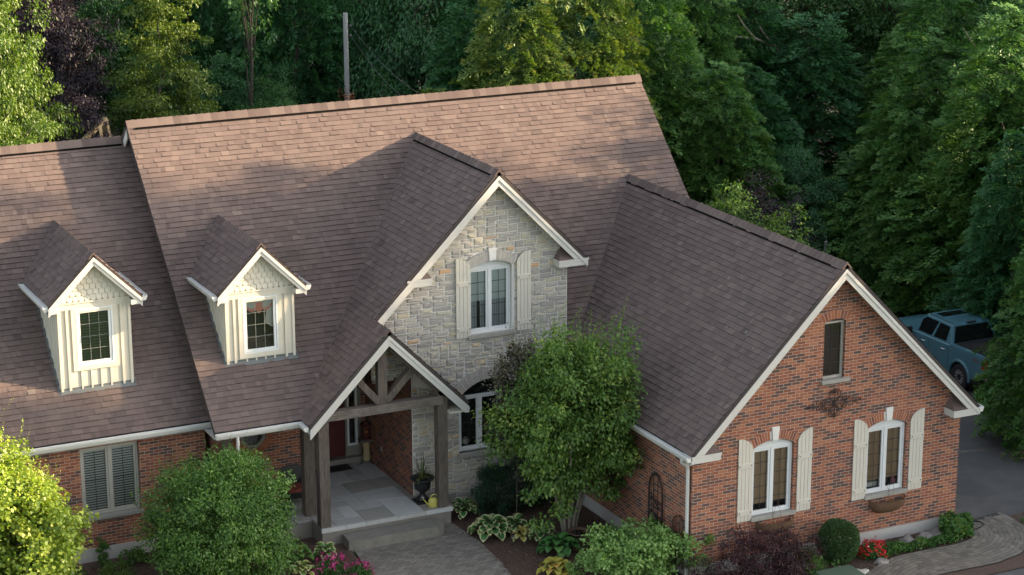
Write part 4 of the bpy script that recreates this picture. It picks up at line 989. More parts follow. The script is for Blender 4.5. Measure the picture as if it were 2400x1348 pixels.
# wall medallion of scrolled iron
t = thing('wall_medallion', (13.33,GY-.03,3.30), 'large black scrolled iron medallion hung on the brick gable', 'wall ornament')
mb = MB(); rad = .011
def spiral(c, r0, a0, turns, sgn=1, n=16): return [Vector((c[0]+r0*(1-.75*i/n)*math.cos(a0+sgn*2*math.pi*turns*i/n), -.015, c[1]+r0*(1-.75*i/n)*math.sin(a0+sgn*2*math.pi*turns*i/n))) for i in range(n+1)]
mb.lathe((0,0,0), [(0,-.03),(.05,-.02),(.06,0),(.05,.02),(0,.03)], 14, 0, .5, 1, .6)
for a in [R(45*i) for i in range(8)]:
    ex = 1.0; c, s = math.cos(a), math.sin(a); l_ = .30 if abs(c*s) < .1 else .24
    mb.tube([(0,-.01,0),(c*l_*.5,-.02,s*l_*.5),(c*l_,-.01,s*l_)], rad, 5)
for sx in (-1, 1):
    for sz in (-1, 1):
        mb.tube(spiral((sx*.105, sz*.25), .085, R(180) if sx > 0 else 0, 1.2, -sx*sz), rad, 5)
        mb.tube(spiral((sx*.27, sz*.09), .075, R(-90)*sz, 1.2, sx*sz), rad, 5)
        mb.tube([(sx*.02,-.01,sz*.05),(sx*.12,-.02,sz*.17),(sx*.21,-.02,sz*.155),(sx*.22,-.01,sz*.08),(sx*.12,-.01,sz*.03)], rad*.8, 5)
        mb.tube([(sx*.34,-.01,sz*.02),(sx*.42,-.02,sz*.12),(sx*.52,-.02,sz*.10),(sx*.50,-.01,sz*.04)], rad, 5)
        mb.tube(spiral((sx*.60, sz*.055), .045, R(180) if sx > 0 else 0, 1.1, sx*sz, 10), rad*.8, 5)
for sx in (-1, 1): mb.tube([(sx*.2,-.015,0),(sx*.76,-.015,0)], rad, 5); mb.lathe((sx*.74,-.015,0), [(0,-.03),(.03,0),(0,.03)], 6); mb.tube([(sx*.68,-.015,-.04),(sx*.72,-.015,0),(sx*.68,-.015,.04)], rad, 5)
for sz in (-1, 1): mb.tube([(0,-.015,sz*.2),(0,-.015,sz*.38)], rad, 5); mb.tube([(-.05,-.015,sz*.30),(0,-.015,sz*.36),(.05,-.015,sz*.30)], rad, 5)
tpart(t, 'scrollwork', mb, M['iron'])
# coco-fibre planters under the garage windows
rg = random.Random(17)
for cx, lb in ((11.75, 'rust brown coco fibre trough hung below the left garage window'), (14.97, 'dark coco fibre trough hung below the right garage window')):
    t = thing('hanging_trough', (cx, GY, .58), lb, 'planter', 'coco troughs under the garage windows')
    mb = MB(); n = 20; V = []; F = []
    for j in range(7):
        a = math.pi/2*j/6; d = math.cos(a); h = -math.sin(a)*.31
        for i in range(n+1):
            x = -1+2*i/n; e = math.sqrt(max(0, 1-abs(x)**3.2)); V.append((x*.52*(.80+.20*d)+rg.uniform(-.006,.006), -.02-.25*d*e+rg.uniform(-.012,.008), h*(.45+.55*e)+(rg.uniform(.0,.045)+abs(x)**3*.05 if j == 0 else 0)))
    for j in range(6):
        for i in range(n): F.append((j*(n+1)+i, j*(n+1)+i+1, (j+1)*(n+1)+i+1, (j+1)*(n+1)+i))
    mb.idx(V, F, 0, .5, True)
    mb.face([(V[i][0], V[i][1]+.02, -.05) for i in range(n+1)]+[(.5,-.01,-.05),(-.5,-.01,-.05)], 0, .9)
    for i in range(n): mb.face([(V[i][0],V[i][1],V[i][2]),(V[i+1][0],V[i+1][1],V[i+1][2]),(V[i+1][0],V[i+1][1]+.03,V[i+1][2]-.03),(V[i][0],V[i][1]+.03,V[i][2]-.03)], 0, .9)
    tpart(t, 'liner', mb, M['coco'])
    mb = MB()
    for k in range(3): mb.tube([(rg.uniform(-.12,.12),-.12,-.06),(rg.uniform(-.12,.12),-.14,.2),(rg.uniform(-.16,.12),-.13,rg.uniform(.4,.62))], .0045, 4)
    tpart(t, 'dry_stems', mb, M['rust'])
# trellises on the garage side wall
def trellis(y0, y1, z0, z1, rise, label, nx, nz, diag):
    t = thing('trellis', (9.46,(y0+y1)/2,z0), label, 'trellis', 'trellises on the garage side wall'); mb = MB(); c = (y0+y1)/2; hw = (y1-y0)/2; h = z1-z0
    f = lambda y: h+rise*math.sqrt(max(0, 1-((y)/hw)**2))
    mb.tube([(-.03,-hw,0),(-.03,-hw,h)]+[(-.03,hw*math.sin(R(-90+15*i)),f(hw*math.sin(R(-90+15*i)))) for i in range(1, 12)]+[(-.03,hw,h),(-.03,hw,0)], .022, 6)
    for k in range(1, nx): y = -hw+2*hw*k/nx; mb.tube([(-.03,y,0),(-.03,y,f(y)-.02)], .013, 5)
    for k in range(1, nz): z = h*k/nz; mb.tube([(-.03,-hw,z),(-.03,hw,z)], .013, 5)
    if diag:
        for k in range(3): mb.beam((-.05,-hw*.7,h*(.1+.3*k)), (-.05,hw*.6,h*(.3+.3*k)), .02, .035)
    tpart(t, 'frame', mb, M['iron'] if diag else M['rust'])
trellis(-11.02,-10.38,.0,1.15,.48, 'dark arched metal trellis leaning on the garage side wall', 3, 6, True)
trellis(-12.02,-11.52,-.30,.62,.32, 'small rusty arched trellis next to the corner downspout', 3, 1, False)
# hose
mb = MB(); P = [(17.12,-12.0,.45),(17.2,-12.02,.38),(17.25,-12.05,.15),(17.16,-12.08,-.15),(17.14,-12.1,-.40)]+[(17.3,-12.2,GZ+.02),(17.55,-12.28,GZ+.02),(17.75,-12.42,GZ+.02),(17.72,-12.62,GZ+.02),(17.5,-12.74,GZ+.02),(17.3,-12.76,GZ+.02)]
mb.tube(P, .016, 6); tag(mb.build('garden_hose', M['black'], None, 0, origin=(17.3,-12.3,GZ)), 'black garden hose trailing from the brick corner onto the paver path', 'hose')
# bird bath
t = thing('bird_bath', (8.0,-9.5,GZ), 'rusty brown bird bath on a slim stem under the garden tree', 'bird bath')
mb = MB(); mb.lathe((0,0,0), [(0,0),(.17,0),(.16,.03),(.05,.08),(.04,.3),(.06,.34)], 14); tpart(t, 'stem', mb, M['bath'])
mb = MB(); mb.lathe((0,0,.34), [(.0,0),(.1,.01),(.25,.07),(.285,.10),(.275,.115),(.24,.09),(.1,.05),(0,.045)], 26); tpart(t, 'bowl', mb, M['bath'])
mb = MB(); mb.lathe((0,0,.415), [(0,0),(.19,0)], 20); tpart(t, 'water', mb, M['water'])
# green utility box
mb = MB(); mb.box(12.0,12.9,-14.75,-13.78,GZ-.03,GZ+.22); mb.box(11.97,12.93,-14.78,-13.75,GZ+.22,GZ+.27)
tag(mb.build('utility_box', M['greenbox'], None, .015, origin=(12.45,-14.2,GZ)), 'low green metal box at the front edge of the flower bed', 'utility box')
# rocks
import mathutils
def rock(x, y, r, h, seed, mat, label, sx=1.0, z=GZ):
    rg = random.Random(seed); mb = MB(); n, k = 12, 7; V = []
    for j in range(k):
        a = math.pi/2*j/(k-1)
        for i in range(n):
            b = 2*math.pi*i/n; q = Vector((math.cos(b)*math.cos(a), math.sin(b)*math.cos(a), math.sin(a))); f = 1+.55*(mathutils.noise.noise(q*1.7+Vector((seed*3.1, 0, 0))))+rg.uniform(-.03,.03); V.append((q.x*r*sx*f, q.y*r*f, q.z*h*.8*f-.03))
    mb.idx(V, [(j*n+i, j*n+(i+1) % n, (j+1)*n+(i+1) % n, (j+1)*n+i) for j in range(k-1) for i in range(n)], 0, .5, True)
    o = mb.build('garden_rock', mat, None, 0, origin=(0,0,0)); o.location = (x, y, z); o.rotation_euler.z = rg.uniform(0, 6); tag(o, label, 'rock', 'rocks in the garden beds')
rock(15.35,-12.75,.26,.24,1,M['rock'],'round grey rock at the left end of the row by the foundation')
rock(15.85,-12.72,.24,.22,2,M['rock'],'middle grey rock of the row by the foundation')
rock(16.3,-12.72,.30,.26,3,M['rock'],'largest grey rock beside the dense green groundcover',1.2)
rock(14.05,-13.45,.17,.14,4,M['rock'],'small grey rock just below the red flowers',1.2)
rock(13.3,-13.75,.17,.09,5,M['whiterock'],'flat pale whitish stone near the foot of the boxwood',1.5)
rock(12.75,-13.55,.19,.17,6,M['rock'],'tan grey rock left of the pale flat stone',1.2)
rock(12.95,-13.35,.10,.09,7,M['whiterock'],'tiny pale stone behind the tan rock')
rock(6.95,-8.1,.10,.08,8,M['rock'],'small brown grey stone in the mulch between the hostas')
# utility pole and wires
t = thing('utility_pole', (13.9,20,GZ), 'tall bare grey wooden utility pole behind the roof ridge', 'utility pole')
mb = MB(); mb.tube([(0,0,0),(0,0,4),(-.01,0,8.72)], [.11,.10,.085], 14); tpart(t, 'pole', mb, M['pole'])
mb = MB()
for z in (8.25, 7.9): mb.lathe((.15,-.05,z), [(0,-.06),(.04,-.05),(.05,0),(.03,.05),(0,.06)], 8); mb.tube([(0,0,z),(.15,-.05,z)], .015, 5)
tpart(t, 'insulator', mb, M['rim'])
for z0, e, lb in ((8.25, (11.6,5.0,7.4), 'upper thin service wire running down from the pole'), (7.9, (11.0,5.0,7.3), 'lower thin service wire running down from the pole')):
    mb = MB(); a = Vector((14.05,19.95,z0+GZ)); b = Vector(e); mb.tube([a.lerp(b, i/12)-Vector((0,0,.5*math.sin(math.pi*i/12))) for i in range(13)], .007, 4)
    tag(mb.build('service_wire', M['rim'], None, 0, origin=a), lb, 'wire', 'service wires')
# wooden A-frame behind the left wing
t = thing('play_frame', (4.3,18,GZ), 'tan wooden A frame top showing over the left wing ridge', 'play frame')
mb = MB(); mb.beam((-.85,-.2,5.35),(.12,.1,6.05),.16,.14); tpart(t, 'beam', mb, M['freshwood'])
for a, b in (((.1,.1,6.0),(.75,-.9,0)),((.05,.1,5.95),(.3,1.2,0)),((-.15,0,5.8),(.1,-1.0,0)),((-.8,-.2,5.4),(-1.2,-1.0,0)),((-.8,-.2,5.4),(-1.1,.9,0))):
    mb = MB(); mb.beam(a, b, .12, .12); tpart(t, 'leg', mb, M['freshwood'])
# fence behind the truck
t = thing('wood_fence', (24,7.3,GZ), 'dark wooden board fence under the trees behind the truck', 'fence')
mb = MB(); rg = random.Random(8)
for i in range(90): mb.box(-6+i*.2,-6+i*.2+.17,0,.025,0,2.0+rg.uniform(-.03,.03))
mb.box(-6,12,-.05,0,.4,.5); mb.box(-6,12,-.05,0,1.6,1.7); tpart(t, 'board_panel', mb, M['fence'])
for i in range(8): mb = MB(); mb.box(-6+i*2.4,-6+i*2.4+.14,-.16,-.03,0,2.2); tpart(t, 'post', mb, M['fence'])
t = thing('timber_frame', (28.6,5.9,GZ), 'weathered post and diagonal rail standing before the dark fence', 'wooden frame')
mb = MB(); mb.box(-.08,.08,-.08,.08,0,2.3); tpart(t, 'post', mb, M['freshwood'])
mb = MB(); mb.beam((0,0,1.7),(-2.0,-.1,.9),.1,.16); tpart(t, 'rail', mb, M['freshwood'])
for x, y, z, lb in ((26.9,6.2,2.0,'pale wind chime hanging in the dark left of the post'), (25.6,6.3,2.0,'faint wind chime hanging farthest left in the dark')):
    t = thing('wind_chime', (x,y,z+GZ), lb, 'wind chime', 'wind chimes'); mb = MB()
    mb.tube([(0,0,.5),(0,0,.05)], .006, 4); mb.lathe((0,0,.05), [(0,.02),(.06,.0),(.06,-.02),(0,-.02)], 10)
    for i in range(5): a = 1.256*i; mb.tube([(.045*math.cos(a),.045*math.sin(a),.03),(.045*math.cos(a),.045*math.sin(a),-.35-.07*i)], .012, 6)
    tpart(t, 'chimes', mb, M['rimlight'])

# ------------------------------------------------------------------ pickup truck (nose towards +Y)
t = thing('pickup_truck', (24.72,-3.50,GZ-.03), 'grey blue crew cab pickup truck with black bed cover parked on the driveway', 'pickup truck')
def arc(cy, r, a0, a1, n=12): return [(cy+r*math.cos(R(a0+(a1-a0)*i/n)), .39+r*math.sin(R(a0+(a1-a0)*i/n))) for i in range(n+1)]
prof = [(-1.14,.62),(-1.16,.95),(-1.12,1.24),(.50,1.26),(.55,1.22),(2.65,1.21),(3.5,1.17),(4.05,1.06),(4.2,.85),(4.2,.50),(3.74,.44)]+arc(3.24,.46,6,174)+[(2.7,.42),(.55,.42)]+arc(0,.46,6,174)+[(-.6,.50)]
mb = MB(); mb.prism([(-.93,y,z) for y, z in prof], (1.86,0,0)); tpart(t, 'body', mb, M['paint'], .045)
# greenhouse
B = [(-.87,.50,1.20),(.87,.50,1.20),(.87,2.78,1.20),(-.87,2.78,1.20)]; T = [(-.67,.74,1.77),(.67,.74,1.77),(.66,1.98,1.79),(-.66,1.98,1.79)]
mb = MB(); V = B+T
mb.idx(V, [(0,1,5,4),(1,2,6,5),(2,3,7,6),(3,0,4,7),(4,5,6,7)])
tpart(t, 'cab', mb, M['paint'], .05)
def facepts(a, b, c, d, uvs, off):
    a, b, c, d = map(Vector, (a, b, c, d)); n = (b-a).cross(d-a).normalized()
    return [a*(1-u)*(1-v)+b*u*(1-v)+c*u*v+d*(1-u)*v+n*off for u, v in uvs]
def winpanel(name, quad, uvs, mat=None):
    mb = MB(); p = facepts(*quad, uvs, .006); mb.face(p); q = facepts(*quad, uvs, -.01)
    for i in range(len(p)): j = (i+1) % len(p); mb.face((p[j], p[i], q[i], q[j]))
    return tpart(t, name, mb, mat or M['tglass'])
left_q = (V[3], V[0], V[4], V[7]); right_q = (V[1], V[2], V[6], V[5]); back_q = (V[0], V[1], V[5], V[4]); front_q = (V[2], V[3], V[7], V[6])
winpanel('side_window', left_q, [(.25,.10),(.55,.10),(.53,.86),(.10,.86),(.08,.70)][::1]); winpanel('side_window', left_q, [(.60,.10),(.88,.12),(.93,.84),(.58,.86)])
winpanel('side_window', right_q, [(.12,.12),(.40,.10),(.42,.86),(.07,.84)]); winpanel('side_window', right_q, [(.45,.10),(.75,.10),(.92,.70),(.90,.86),(.47,.86)])
winpanel('rear_window', back_q, [(.06,.10),(.94,.10),(.92,.88),(.08,.88)]); winpanel('windscreen', front_q, [(.05,.08),(.95,.08),(.92,.92),(.08,.92)])
roof_q = (V[4], V[5], V[6], V[7])
mb = MB(); P = facepts(*roof_q, [(.17,.62),(.83,.62),(.83,.90),(.17,.90)], .014); mb.prism(P, (0,0,-.03)); tpart(t, 'sunroof', mb, M['tglass'])
mb = MB()
for u in (.3,.43,.57,.7): p = facepts(*roof_q, [(u-.008,.08),(u+.008,.08),(u+.008,.58),(u-.008,.58)], .008); mb.face(p)
for u in (.03,.97): p = facepts(*roof_q, [(u-.012,.02),(u+.012,.02),(u+.012,.98),(u-.012,.98)], .008); mb.face(p)
tpart(t, 'roof_ribs', mb, M['rim'])
mb = MB(); mb.prism([(-.015,.98,1.77),(-.015,1.14,1.775),(-.015,1.0,1.85)], (.03,0,0)); tpart(t, 'antenna', mb, M['paint'], .01)
mb = MB(); mb.box(-.16,.16,.70,.78,1.755,1.80); tpart(t, 'brake_light', mb, M['rim'], .012)
mb = MB(); mb.box(-.80,.80,-1.06,.47,1.235,1.272); tpart(t, 'bed_cover', mb, M['cover'], .01)
mb = MB()   # bed rails, door seams, flares, rocker
for s_ in (-1, 1):
    mb.box(min(s_*.81,s_*.92), max(s_*.81,s_*.92), -1.12, .48, 1.24, 1.285)
tpart(t, 'bed_rail', mb, M['paint'])
for s_ in (-1, 1):
    for cy in (0, 3.24): mb = MB(); mb.tube([(s_*.925, y, z) for y, z in arc(cy, .49, -4, 184, 18)], .055, 8); tpart(t, 'wheel_flare', mb, M['paint'])
mb = MB()
for s_ in (-1, 1):
    for y in (.56, 1.52, 2.55): mb.box(min(s_*.9285,s_*.932), max(s_*.9285,s_*.932), y-.006, y+.006, .5, 1.2)
    mb.box(min(s_*.80,s_*.95), max(s_*.80,s_*.95), .62, 2.65, .36, .43)
tpart(t, 'door_seam', mb, M['black'])
for y0 in (.74, 1.72):
    mb = MB(); mb.tube([(-.925,y0,1.04),(-.965,y0+.04,1.045),(-.965,y0+.17,1.045),(-.925,y0+.21,1.04)], .018, 6); tpart(t, 'door_handle', mb, M['chrome'])
mb = MB(); mb.box(-1.14,-.95,2.30,2.42,1.15,1.34); tpart(t, 'mirror', mb, M['black'], .03)
mb = MB(); mb.box(.95,1.14,2.30,2.42,1.15,1.34); tpart(t, 'mirror', mb, M['black'], .03)
for s_ in (-1, 1):
    mb = MB(); mb.box(min(s_*.80,s_*.945), max(s_*.80,s_*.945), -1.175, -1.02, .90, 1.17); o = tpart(t, 'tail_light', mb, M['tail'], .02)
mb = MB(); mb.box(-.9,.9,-1.32,-1.12,.50,.68); tpart(t, 'rear_bumper', mb, M['chrome'], .03)
mb = MB(); mb.box(-.6,.6,-1.19,-1.15,.72,1.18); tpart(t, 'tailgate', mb, M['paint'], .015)
mb = MB(); mb.box(-.9,.9,-1.0,4.0,.34,.5); tpart(t, 'chassis', mb, M['black'])
def xl(mb, prof, cx, cy, cz, n=28, mat=0):
    q = MB(); q.lathe((0,0,0), prof, n, mat); off = len(mb.v)
    mb.v += [(cx+z, cy+x, cz+y) for x, y, z in q.v]; mb.f += [tuple(i+off for i in f) for f in q.f]; mb.m += q.m; mb.t += q.t; mb.s += q.s
for s_ in (-1, 1):
    for cy in (0, 3.24):
        mb = MB(); xl(mb, [(.20,-s_*.13),(.36,-s_*.13),(.385,-s_*.10),(.39,0),(.385,s_*.10),(.36,s_*.13),(.26,s_*.135),(.22,s_*.11)], s_*.80, cy, .39); wh = tpart(t, 'wheel', mb, M['rubber'])
        mb = MB(); xl(mb, [(0,s_*.07),(.22,s_*.06),(.225,s_*.115),(.20,s_*.118)], s_*.80, cy, .39)
        q = tpart(t, 'rim', mb, M['rim']); q.parent = wh
        mb = MB()
        for k in range(6):
            a = R(60*k+15); c, s = math.cos(a), math.sin(a); u = Vector((0, c, s)); v = Vector((0, -s, c)); o_ = Vector((s_*.905, cy, .39))
            for sg in (-1, 1): mb.prism([o_+u*.09+v*sg*.015, o_+u*.205+v*sg*.035, o_+u*.205+v*sg*.075, o_+u*.10+v*sg*.045], (s_*.022,0,0))
        q = tpart(t, 'spokes', mb, M['rimlight']); q.parent = wh
        if cy == 0: mb = MB(); mb.box(s_*.80-.13, s_*.80+.13, -.56, -.54, .14, .5); tpart(t, 'mud_flap', mb, M['black'])
tc = bpy.data.curves.new('decal', 'FONT'); tc.body = 'TRD'; tc.size = .13; tc.extrude = .001; to = bpy.data.objects.new('tmp', tc); COL.objects.link(to)
bpy.context.view_layer.update(); dg = bpy.context.evaluated_depsgraph_get(); me = bpy.data.meshes.new_from_object(to.evaluated_get(dg)); bpy.data.objects.remove(to)
me.materials.clear(); me.materials.append(M['tail']); o = bpy.data.objects.new('decal', me); COL.objects.link(o); o.parent = t
o.matrix_local = Matrix.Translation((-.936,-.62,1.06)) @ Matrix(((0,0,-1,0),(-1,0,0,0),(0,1,0,0),(0,0,0,1)))

# ------------------------------------------------------------------ foliage generators
def unit(v): return v/np.maximum(np.linalg.norm(v, axis=1, keepdims=True), 1e-9)
def rdir(g, n): return unit(g.normal(size=(n, 3)))
def quads(P, A, Nn, Lh, W):
    """rhombic leaves: base P, axis A, normal Nn, length, width arrays"""
    A = unit(A); Sd = unit(np.cross(A, Nn)); Lh = np.broadcast_to(np.asarray(Lh), (len(P),))[:,None]; W = np.broadcast_to(np.asarray(W), (len(P),))[:,None]
    Nn2 = np.cross(Sd, A)
    V = np.stack([P, P+A*Lh*.45+Sd*W*.5+Nn2*W*.12, P+A*Lh, P+A*Lh*.45-Sd*W*.5+Nn2*W*.12], 1)
    return V.reshape(-1, 3)
def lump(g, k=7):
    D = rdir(g, k); a = g.uniform(.1, .3, k)*g.choice([-1, 1], k); f = g.uniform(1.5, 4, k); ph = g.uniform(0, 6.28, k)
    return lambda U: 1+sum(a[i]*np.sin(f[i]*(U@D[i])*2+ph[i]) for i in range(k))*.55
def crown_round(seed, rx, ry, rz, zc, clumps, per, cr, leaf, asp=.6, droop=.35, inner=.45, flat=.65, taper=0.0, lumpy=1.0):
    g = np.random.default_rng(seed); U = rdir(g, clumps); lm = lump(g)
    rad = (inner+(1-inner)*g.random(clumps)**.6)*(1+(lm(U)-1)*lumpy)
    C = U*rad[:,None]*np.array([rx, ry, rz])
    if taper: s = 1-taper*np.clip(C[:,2]/rz, -1, 1); C[:,:2] *= s[:,None]
    crs = cr*g.uniform(.6, 1.35, clumps); ctone = g.normal(0, .13, clumps)
    n = clumps*per; ci = np.repeat(np.arange(clumps), per)
    off = rdir(g, n)*(g.random(n)**.5)[:,None]*crs[ci][:,None]; off[:,2] *= flat
    P = C[ci]+off; O = unit(P/np.array([rx, ry, rz])); Q = unit(off+O*crs[ci][:,None]*.6)
    A = Q*.6+rdir(g, n)*.7+np.array([0, 0, -droop]); Nn = np.array([0, 0, .8])+Q*.5+rdir(g, n)*.55
    P[:,2] += zc
    tone = np.clip(.42+ctone[ci]+g.normal(0, .21, n), 0, 1)
    sz = leaf*g.uniform(.7, 1.3, n)
    return quads(P, A, Nn, sz, sz*asp), tone, C+np.array([0, 0, zc])
def crown_cone(seed, Rm, Hh, z0, sprays, per, leaf, power=.8, spread=.42, tipup=.15, narrow=.28):
    g = np.random.default_rng(seed); t = 1-np.sqrt(g.random(sprays)*.97+.0); t = np.clip(t*1.05, 0, .985)
    th = g.uniform(0, 2*np.pi, sprays); lob = 1+.16*np.sin(3*th+g.uniform(0, 6)+t*9)+.12*np.sin(5*th+t*23+1)
    prof = np.minimum((1-t)**power, .72+t*2.2)
    r = Rm*prof*lob*(.45+.55*g.random(sprays)**.45)+.05
    out = np.stack([np.cos(th), np.sin(th), np.zeros(sprays)], 1); C = out*r[:,None]; C[:,2] = z0+t*(Hh-z0)+g.normal(0, .12, sprays)
    D = unit(out+np.array([0, 0, tipup])+rdir(g, sprays)*.45); side = unit(np.cross(D, rdir(g, sprays)*.6+np.array([0, 0, .7])))
    n = sprays*per; ci = np.repeat(np.arange(sprays), per); s = g.random(n)**.8; sg = g.choice([-1, 1], n)
    sp = spread*g.uniform(.7, 1.3, sprays)
    P = C[ci]+D[ci]*(s*sp[ci])[:,None]+side[ci]*(sg*(1-s)*g.random(n)*sp[ci]*narrow*1.6)[:,None]+g.normal(0, .02, (n, 3)); P[:,2] -= (s**2)*sp[ci]*.35
    A = D[ci]*.9+side[ci]*(sg*.75)[:,None]+rdir(g, n)*.35+np.array([0, 0, -.12]); Nn = unit(np.cross(D, side))[ci]+rdir(g, n)*.5
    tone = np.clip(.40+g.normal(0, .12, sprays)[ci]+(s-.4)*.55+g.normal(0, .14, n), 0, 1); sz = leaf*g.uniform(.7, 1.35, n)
    return quads(P, A, Nn, sz, sz*.42), tone, C
def trunk_mesh(name, h, r, limbs, mat, seed=0, lean=0):
    mb = MB(); rg = random.Random(seed); k = 8
    pts = [Vector((rg.uniform(-.05,.05)*i, rg.uniform(-.05,.05)*i, h*i/(k-1))) for i in range(k)]; pts[0] = Vector((0,0,-.1))
    mb.tube(pts, [r*(1-.82*i/(k-1)) for i in range(k)], 9)
    for c in limbs:
        c = Vector(c); i = max(1, min(k-2, int((c.z*.72)/h*(k-1)))); b = pts[i]; mid = b.lerp(c, .55)+Vector((0,0,.12*(c-b).length))
        mb.tube([b, b.lerp(mid, .5), mid, c], [r*.42*(1-.5*i/k), r*.3, r*.2, r*.07], 5)
    return mb
PROTO = {}
def proto(key):
    if key in PROTO: return PROTO[key]
    k, sd = key.split(':'); sd = int(sd)
    if k == 'round': V, T, C = crown_round(sd, 2.9, 2.9, 3.7, 6.0, 430, 140, .58, .112, .6, .35, .45, .45); h, r, lc = 8.5, .19, 14
    if k == 'dense': V, T, C = crown_round(sd, 2.9, 2.9, 3.7, 6.1, 420, 90, .8, .21, .75, .35, .15); h, r, lc = 8.5, .19, 10
    if k == 'drape': V, T, C = crown_round(sd, 3.2, 3.2, 4.2, 5.8, 400, 105, .62, .15, .42, .95, .35, .8, .25); h, r, lc = 9, .22, 14
    if k == 'spire': V, T, C = crown_round(sd, 1.9, 1.9, 4.4, 5.5, 300, 150, .46, .105, .5, .45, .35, .42, .55); h, r, lc = 9.3, .13, 16
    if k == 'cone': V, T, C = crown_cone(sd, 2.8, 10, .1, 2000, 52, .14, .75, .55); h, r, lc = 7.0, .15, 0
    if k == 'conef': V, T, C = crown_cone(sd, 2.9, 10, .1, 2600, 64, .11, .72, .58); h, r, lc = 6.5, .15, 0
    if k == 'loose': V, T, C = crown_round(sd, 2.4, 2.4, 3.2, 6.4, 120, 70, .7, .17, .6, .3, .3); h, r, lc = 8.8, .15, 16
    if k == 'bare': V, T, C = crown_round(sd, 1.5, 1.5, 2.2, 9.8, 40, 70, .6, .17); h, r, lc = 11, .13, 9
    cm = mesh_np('crown_'+k, V, 4, [M['l_green']], T); rg = random.Random(sd); lim = [C[i] for i in rg.sample(range(len(C)), lc)] if lc else []
    tm = trunk_mesh('trunk', h, r, lim, None, sd).build('trunk', M['bark']); me = tm.data; bpy.data.objects.remove(tm)
    PROTO[key] = (cm, me); return PROTO[key]
def tree(key, x, y, s, sz, mat, label, cat='tree', group='trees behind and beside the house', name='tree', rz=None, bark='bark'):
    cm, tm = proto(key); e = tag(empty(name, (x, y, GZ-.05)), label, cat, group); e.scale = (s, s, sz); e.rotation_euler.z = (x*7.3+y*3.1) % 6.28 if rz is None else rz
    for nm, me, m in (('crown', cm, mat), ('trunk', tm, bark)):
        o = bpy.data.objects.new(nm, me); COL.objects.link(o); o.parent = e; o.material_slots[0].link = 'OBJECT'; o.material_slots[0].material = M[m]
    return e
